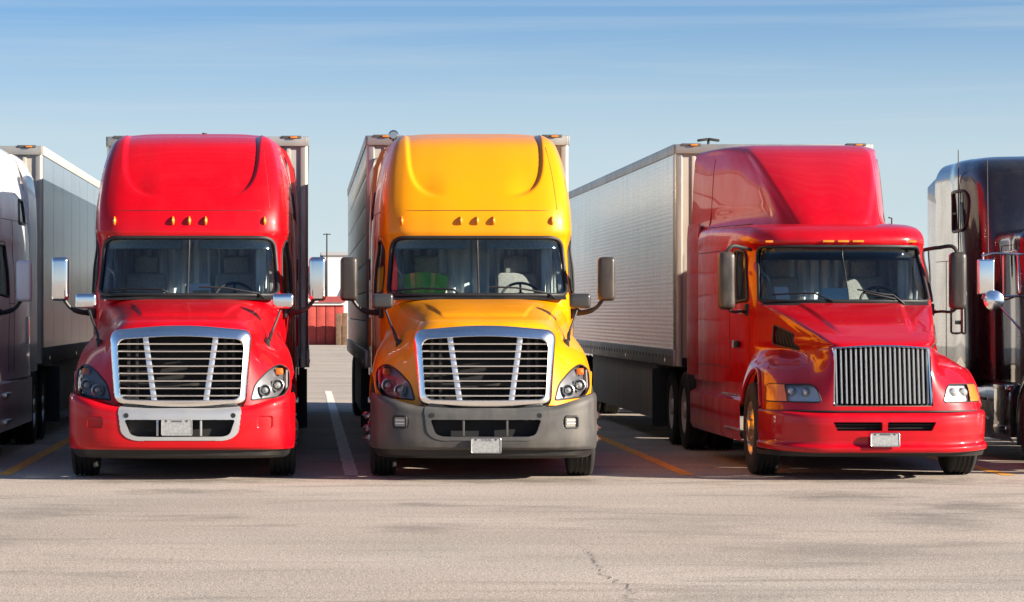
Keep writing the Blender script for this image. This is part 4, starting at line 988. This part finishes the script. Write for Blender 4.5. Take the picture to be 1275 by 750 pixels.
# ------------------------------------------------------------------ trailers
def panel_mat(name, base, rough, metal, dots=None, wave=0., dirt=.25, coat=0.):
    m = bpy.data.materials.new(name); m.use_nodes = True
    n, l = m.node_tree.nodes, m.node_tree.links; b = n['Principled BSDF']
    b.inputs['Base Color'].default_value = (*base, 1); b.inputs['Metallic'].default_value = metal; b.inputs['Roughness'].default_value = rough; b.inputs['Coat Weight'].default_value = coat
    g = n.new('ShaderNodeTexCoord'); P = g.outputs['Object']
    q = n.new('ShaderNodeTexNoise'); q.inputs['Scale'].default_value = 1.6; q.inputs['Detail'].default_value = 8; q.inputs['Roughness'].default_value = .6
    mpp = n.new('ShaderNodeMapping'); mpp.inputs['Scale'].default_value = (1, 2.2, .35); l.new(P, mpp.inputs[0]); l.new(mpp.outputs[0], q.inputs['Vector'])
    k = n.new('ShaderNodeMix'); k.data_type = 'RGBA'; k.inputs['A'].default_value = (*base, 1); k.inputs['B'].default_value = (base[0]*.55, base[1]*.5, base[2]*.43, 1)
    r = n.new('ShaderNodeMapRange'); r.inputs['From Min'].default_value = .42; r.inputs['From Max'].default_value = .75; r.inputs['To Max'].default_value = dirt * 2.2
    l.new(q.outputs['Fac'], r.inputs['Value']); l.new(r.outputs[0], k.inputs['Factor']); l.new(k.outputs['Result'], b.inputs['Base Color'])
    hsrc = None
    if wave:
        w = n.new('ShaderNodeTexNoise'); w.inputs['Scale'].default_value = 1.3; w.inputs['Detail'].default_value = 2
        l.new(P, w.inputs['Vector']); x = n.new('ShaderNodeMath'); x.operation = 'MULTIPLY'; x.inputs[1].default_value = wave; l.new(w.outputs['Fac'], x.inputs[0]); hsrc = x.outputs[0]
    if dots:
        sp = n.new('ShaderNodeSeparateXYZ'); l.new(P, sp.inputs[0]); s2 = []
        for o in (1, 2):
            a = n.new('ShaderNodeMath'); a.operation = 'MULTIPLY'; a.inputs[1].default_value = 2 * math.pi / dots; l.new(sp.outputs[o], a.inputs[0])
            c = n.new('ShaderNodeMath'); c.operation = 'SINE'; l.new(a.outputs[0], c.inputs[0]); s2.append(c.outputs[0])
        x = n.new('ShaderNodeMath'); x.operation = 'MULTIPLY'; l.new(s2[0], x.inputs[0]); l.new(s2[1], x.inputs[1])
        y = n.new('ShaderNodeMath'); y.operation = 'MULTIPLY'; y.inputs[1].default_value = .22; l.new(x.outputs[0], y.inputs[0])
        if hsrc:
            z = n.new('ShaderNodeMath'); z.operation = 'ADD'; l.new(y.outputs[0], z.inputs[0]); l.new(hsrc, z.inputs[1]); hsrc = z.outputs[0]
        else: hsrc = y.outputs[0]
    if hsrc:
        u = n.new('ShaderNodeBump'); u.inputs['Strength'].default_value = .6; u.inputs['Distance'].default_value = .02
        l.new(hsrc, u.inputs['Height']); l.new(u.outputs[0], b.inputs['Normal'])
    return m
TR_QUILT = panel_mat('quilted_aluminium', (.96, .92, .86), .22, .62, dots=.11, wave=.10)
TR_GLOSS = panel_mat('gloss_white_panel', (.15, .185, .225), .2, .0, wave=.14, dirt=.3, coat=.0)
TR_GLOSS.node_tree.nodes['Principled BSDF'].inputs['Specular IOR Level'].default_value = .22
TR_STRIP = panel_mat('white_strip_panel', (.50, .49, .46), .30, .5, wave=.3)
TR_WHITE = panel_mat('trailer_white', (.40, .385, .36), .5, 0, wave=.2)
TR_BEIGE = panel_mat('trailer_beige', (.52, .47, .40), .45, .2, wave=.2)
RAIL = mat('rail_aluminium', (.42, .405, .375), .42, .8, dust=(DUST, .35))
RAILD = mat('rail_dark', (.10, .095, .09), .5, .3, dust=(DUST, .2))
SKIRT = mat('skirt_panel', (.33, .30, .26), .6, dust=(DUST, .5))

def box_trailer(x, y, H, style, label, L=16.1, front=TR_WHITE, w=1.295):
    t = empty('box_trailer', (x, y, 0)); z0, z1 = 1.10, H
    MB().box((0, .03, (z0 + z1) / 2 + .02), (2*w - .10, .05, z1 - z0 - .14)).out('front_wall', front, t)
    m = MB()
    for xx in np.linspace(-w + .25, w - .25, 5): m.box((xx, -.004, (z0 + z1) / 2), (.05, .02, z1 - z0 - .3), .006)
    m.out('wall_rib', front, t)
    for sx in (-1, 1):
        MB().prism(rpoly([(sx * (w - .10), .055), (sx * (w - .10), -.02), (sx * (w + .003), -.02), (sx * (w + .003), .12), (sx * (w - .03), .12)], [.005, .01, .05, .005, .005], 4), z0 - .02, z1 - .10, 'xy').out('corner_post', RAIL, t)
        MB().box((sx * (w - .01), L / 2, z1 - .06), (.05, L + .02, .13), .01).out('top_rail', RAIL if style != 'gloss' else TR_WHITE, t)
        MB().box((sx * (w - .005), L / 2, z0 + .09), (.05, L + .02, .22), .008).out('bottom_rail', RAIL if style != 'gloss' else RAILD, t)
        if style == 'strip':
            edges = np.linspace(z0 + .20, z1 - .125, 8)
            for a, b in zip(edges[:-1], edges[1:]):
                MB().box((sx * (w - .012), L / 2 + .06, (a + b) / 2), (.03, L - .14, b - a - .018), .006).out('side_panel', TR_STRIP, t)
        else:
            edges = np.linspace(.125, L - .02, 14 if style == 'quilt' else 11); mm = TR_QUILT if style == 'quilt' else TR_GLOSS
            for a, b in zip(edges[:-1], edges[1:]):
                MB().box((sx * (w - .014), (a + b) / 2, (z0 + z1) / 2 + .035), (.03, b - a - (.006 if style == 'quilt' else .028), z1 - z0 - .325)).out('side_panel', mm, t)
        MB().box((sx * (w - .04), L / 2, (z0 + z1) / 2), (.02, L - .1, z1 - z0 - .1)).out('side_backing', RAILD, t)
        if style == 'quilt':
            first = None
            for yy in np.arange(.3, L - .2, .38) if sx < 0 and x > 4 else []:
                if first is None: first = MB().box((0, 0, 0), (.008, .09, .05), .003).out('rail_slot', RAILD, t); o = first
                else: o = link(first.copy(), t)
                o.location = (sx * (w + .021), yy, z0 + .10)
        MB().box((sx * (w - .06), 6.75, .71), (.025, 8.9, .82), .005).out('side_skirt', SKIRT, t)
        m = MB().box((sx * .75, 2.6, .62), (.12, .12, 1.0), .01).box((sx * .75, 2.6, .08), (.3, .3, .03)); m.out('landing_leg', STEEL, t)
        for yy in (12.9, 14.2): wheel(t, sx * 1.1, yy, sx, True, RIMW)
        for yy in (.8, 5.5, 10.5, 15.8): MB().box((sx * (w + .022), yy, z0 + .05), (.012, .1, .05), .004).out('side_marker', AMBER, t)
    MB().box((0, L / 2, z1 - .012), (2*w - .06, L, .02)).out('roof', TR_WHITE, t)
    MB().box((0, -.005, z1 - .06), (2*w - .02, .09, .125), .015).out('front_header', RAIL, t)
    MB().box((0, L / 2, z0 + .04), (2*w - .08, L - .1, .12)).out('floor', STEEL, t)
    MB().box((0, L - .02, (z0 + z1) / 2), (2*w - .08, .05, z1 - z0 - .05)).out('rear_door', TR_WHITE, t)
    for xx in (-1.08, 1.08):
        e = empty('clearance_lamp', (xx, -.055, z1 - .005), 0, t)
        MB().box((0, .02, 0), (.26, .05, .035), .006).out('lamp_base', RAILD, e); MB().box((.03, -.012, -.004), (.09, .03, .022), .006).out('lens', AMBER, e)
    m = MB()
    for sx in (-1, 1): m.box((sx * .45, 7.5, .93), (.1, 14.0, .25))
    m.out('under_frame', STEEL, t)
    tag(t, label, 'trailer', 'box trailers hitched behind the tractors')
    return t

# ------------------------------------------------------------------ the row of trucks
G_TR = 'tractors parked side by side in the lot'
red = aero_tractor('semi_truck'); red.location = (-1.335, 0, 0)
tag(red, 'bright red raised-roof semi tractor with chrome mirrors and red bumper', 'truck', G_TR)
yel = copy_tree(red, {'red_paint': YEL, 'red_bumper': GREYP, 'silver_plastic': mat('grey_insert', (.075, .073, .070), .42, .1, dust=(DUST, .2)), 'red_fairing': mat('yellow_fairing', (.72, .33, .006), .4, 0, .6, dust=(DUST, .2)),
                      'mirror_chrome': MIRBLK, 'hood_mirror_chrome': mat('hood_mirror_black', (.035, .033, .032), .3, 0, .5)})
yel.location = (1.90, 0, 0); yel.rotation_euler = (0, 0, R(-1.3))
tag(yel, 'yellow raised-roof semi tractor with grey plastic bumper and black mirrors', 'truck', G_TR)
wht = copy_tree(red, {'red_paint': WHI, 'red_bumper': WHI, 'red_fairing': WHI, 'mirror_chrome': WHI, 'hood_mirror_chrome': WHI})
wht.location = (-4.88, 2.1, 0)
tag(wht, 'white sleeper semi tractor cut off by the left edge', 'truck', G_TR)
crim = wedge_tractor('semi_truck'); crim.location = (6.12, 0, 0)
tag(crim, 'dark red semi tractor with wedge roof fairing and upright-bar grille', 'truck', G_TR)
blk = classic_tractor('semi_truck'); blk.location = (9.5, 1.0, 0)
tag(blk, 'glossy black long-nose semi tractor cut off by the right edge', 'truck', G_TR)

# what differs between the copies
plate(red, -.03, -.02, .575, .33, .175, 0)
plate(yel, .0, -.045, .385, .32, .165, 0, 'TEXAS', CHROME_D)
plate(crim, -.01, -.03, .445, .31, .15, R(-8), None, CHROME_D)
for sx in (-1, 1):
    e = empty('fog_light', (sx * .905, .118, .628), R(22) * sx, yel)
    o = rpoly([(-.075, -.062), (.075, -.062), (.075, .062), (-.075, .062)], .03)
    MB().tube(np.stack([o[:, 0], 0 * o[:, 0] - .01, o[:, 1]], 1), .014, 8, True).out('bezel', BLACKP, e, 180)
    MB().prism(o * .92, -.004, .03).out('lens', mat('fog_lens', (.30, .28, .24), .2, .2, .6), e)
    m = MB(); m.box((0, -.006, .02), (.10, .006, .008)).box((0, -.006, -.015), (.10, .006, .008)); m.out('lens_rib', LAMPB, e)
    m = MB()
    for z in (.40, .52, .66):
        m.lathe([(0, 0), (.035, .02), (.04, .06), (.0, .10)], (sx * 1.215, 1.25, z), 'x', 10, sx)
    m.out('axle_cap', CHROME, yel)
w = MB().tube([(-.93, 5.85, 3.7), (-.93, 5.85, 3.97)], .016, 6); w.out('lamp_stalk', STEEL, yel)
MB().lathe([(0, -.05), (.045, -.05), (.066, -.02), (.066, .03), (.03, .06), (0, .06)], (-.93, 5.85, 4.02), 'y', 20).out('work_lamp', CHROME_D, yel)
MB().tube([(.1, 4.6, 3.92), (.1, 4.6, 3.97)], .03, 8).out('roof_antenna', RUBS, red)
MB().tube([(-.30, 3.2, 3.13), (-.30, 3.2, 3.14)], .01, 4)

box_trailer(-1.27, 6.7, 4.05, 'quilt', 'aluminium box trailer behind the bright red tractor', front=TR_WHITE)
box_trailer(2.07, 6.47, 4.05, 'strip', 'box trailer with horizontal side strips behind the yellow tractor')
box_trailer(6.13, 7.35, 3.99, 'quilt', 'quilted silver box trailer behind the dark red wedge-roof tractor', front=TR_BEIGE)
box_trailer(-4.93, 9.3, 4.08, 'gloss', 'glossy panelled box trailer behind the white tractor', front=TR_BEIGE)

# things lying in the cabs
def sheet(name, loc, rz, size, m, label, cat, tilt=R(12)):
    o = MB().box((0, 0, 0), (size[0], size[1], .004)).out(name, m); o.location = loc; o.rotation_euler = (tilt, 0, rz)
    return tag(o, label, cat)
sheet('paper_sheet', (-1.335 + .13, 2.21, 2.05), R(4), (.25, .18), PAPER, 'white paper on the dash of the bright red tractor', 'paper', R(48))
sheet('envelope', (-1.335 + .14, 2.15, 2.0), R(-6), (.20, .10), mat('manila_paper', (.55, .40, .20), .8), 'tan envelope on the dash of the bright red tractor', 'envelope', R(48))
sheet('paper_sheet', (6.12 - .12, 2.22, 1.99), R(-6), (.30, .22), mat('blue_white_paper', (.62, .80, .82), .8), 'pale blue paper spread on dark red tractor dash', 'paper', R(42))
sheet('paper_sheet', (6.12 - .70, 2.36, 2.0), R(8), (.16, .2), PAPER, 'crumpled white paper in dash corner of dark red tractor', 'paper', R(52))
# safety vest over the passenger seat of the yellow tractor
def vest():
    u = np.linspace(-1, 1, 25); G = []
    for k in np.linspace(0, 1, 14):
        w = .26 - .03 * math.sin(k * 5); G.append(np.stack([u * w, .03 * np.cos(u * 7 + k * 4) - .07 * (1 - u * u) + .02 * np.sin(k * 9 + u * 3), np.full(25, -.22 + .60 * k) - .05 * u * u * k], 1))
    return np.array(G)
G = vest(); v = MB().grid(G).out('safety_vest', VESTG, None, 180)
v.location = (1.99 - .62, 3.35, 1.88); tag(v, 'green high-visibility vest hung on passenger seat of yellow tractor', 'vest')
for i0, i1 in ((3, 5), (8, 10)): MB().grid(G[:, i0*2:i1*2+1][:, :3] + np.array([0, -.008, 0])).out('reflective_strip', VESTY, v, 180)
MB().grid(G[2:5] + np.array([0, -.008, 0])).out('reflective_strip', VESTY, v, 180)

# ------------------------------------------------------------------ behind the lot
BARN = mat('barn_red', (.42, .06, .045), .8, noise=(3, .15)); TRIMW = mat('white_trim', (.72, .70, .66), .7, noise=(4, .06))
sh = empty('red_shed', (-1.5, 124, 0)); tag(sh, 'red board shed with white trim beyond the lot', 'shed')
for k in range(20): MB().box((-6.2 + k * .5, 0, 1.1), (.46, .06, 2.2), .01).out('board', BARN, sh)
MB().box((-1.45, 2.1, 1.08), (9.9, 4.1, 2.14)).out('shed_body', BARN, sh)
MB().box((-1.45, -.08, 2.22), (10.2, .12, .16)).out('trim', TRIMW, sh)
MB().prism([(-.25, 2.3), (4.4, 2.3), (2.1, 2.62)], -6.5, 3.6, 'yz').out('roof', BARN, sh)
MB().prism([(1.35, 2.32), (2.15, 2.32), (2.15, 2.50), (1.75, 2.68), (1.35, 2.50)], -.2, .4, 'xz').out('cupola', TRIMW, sh)
MB().prism([(1.15, 2.46), (1.25, 2.44), (1.75, 2.66), (2.25, 2.44), (2.35, 2.46), (1.75, 2.78)], -.3, .5, 'xz').out('cupola_roof', mat('roof_grey', (.25, .25, .26), .8), sh)
wd = empty('timber_fence', (1.75, 123.2, 0)); tag(wd, 'weathered brown timber fence beside the red shed', 'fence')
for k in range(7): MB().box((k * .33, 0, .85), (.29, .06, 1.7 + .05 * math.sin(k * 2.3)), .01).out('board', mat('weathered_timber', (.16, .10, .06), .9, noise=(5, .3)), wd)
bl = empty('restaurant', (1.2, 152, 0)); tag(bl, 'low white restaurant with a yellow arch on its wall', 'building')
MB().box((1.6, 6, 2.7), (3.4, 12, 5.4)).out('wall', mat('render_white', (.70, .68, .65), .85, noise=(1, .05)), bl)
MB().box((1.6, 6, 5.48), (3.7, 12.3, .22)).out('parapet', mat('parapet_grey', (.35, .35, .36), .8), bl)
MB().box((-6.2, 8, 2.35), (12, 12, 4.7)).out('wing', mat('slate_wall', (.24, .26, .31), .85, noise=(1, .08)), bl)
MB().prism(rpoly([(.9, 2.6), (3.0, 2.6), (3.0, 4.3), (1.7, 4.3)], .3), -.12, .0).out('panel', mat('panel_grey', (.42, .43, .46), .7), bl)
a = [(2.05 + .62 - .62 * math.cos(q), -.2, 2.9 + 1.3 * math.sin(q)) for q in np.linspace(0, math.pi, 20)]
MB().tube(a, .11, 8).tube([(p[0] + 1.24, p[1], p[2]) for p in a], .11, 8).out('arch_emblem', mat('arch_yellow', (.85, .55, .02), .5), bl)
for px, d, zt, lab in ((407, 140, 5.75, 'lamp post rising behind the restaurant wing'), (882, 150, 10.85, 'twin-head lamp mast showing above the quilted silver trailer')):
    lp_ = empty('lamp_post', ((px - 381) / (3573 / (d + CAM_D)) * 1., d, 0)); s = 3573 / (d + CAM_D)
    zt = CAM_H + (388 - (291 if px == 407 else 172)) / s
    k = .34 if px == 407 else 1.
    MB().tube([(0, 0, 0), (0, 0, zt)], [.12 * k + .02, .06 * k + .02], 8).out('pole', STEEL, lp_)
    for sx in (-1, 1): MB().box((sx * .36 * k, 0, zt - .12 * k), (.66 * k, .35 * k, .16 * k), .05 * k, 2, (R(8) * sx, 'Y')).out('lamp_head', STEEL, lp_); tag(lp_, lab, 'lamp post')

# low wooded rise on the horizon
nx, ny = 160, 8; G = np.zeros((ny, nx, 3)); rr = np.random.RandomState(3)
h = np.convolve(rr.rand(nx + 8), np.ones(9) / 9, 'valid') * 5 + rr.rand(nx) * 1.4 + 3.6
for j in range(ny):
    k = j / (ny - 1); G[j, :, 0] = np.linspace(-420, 420, nx); G[j, :, 1] = 430 + 60 * k; G[j, :, 2] = -.3 + h * math.sin(math.pi * min(.5, k * .9)) * (1 + .08 * rr.randn(nx) * (0 < k < 1))
hl_ = MB().grid(G).out('hills', mat('distant_woods', (.085, .10, .095), .95, noise=(.15, .3)), None, 180); hl_['kind'] = 'structure'
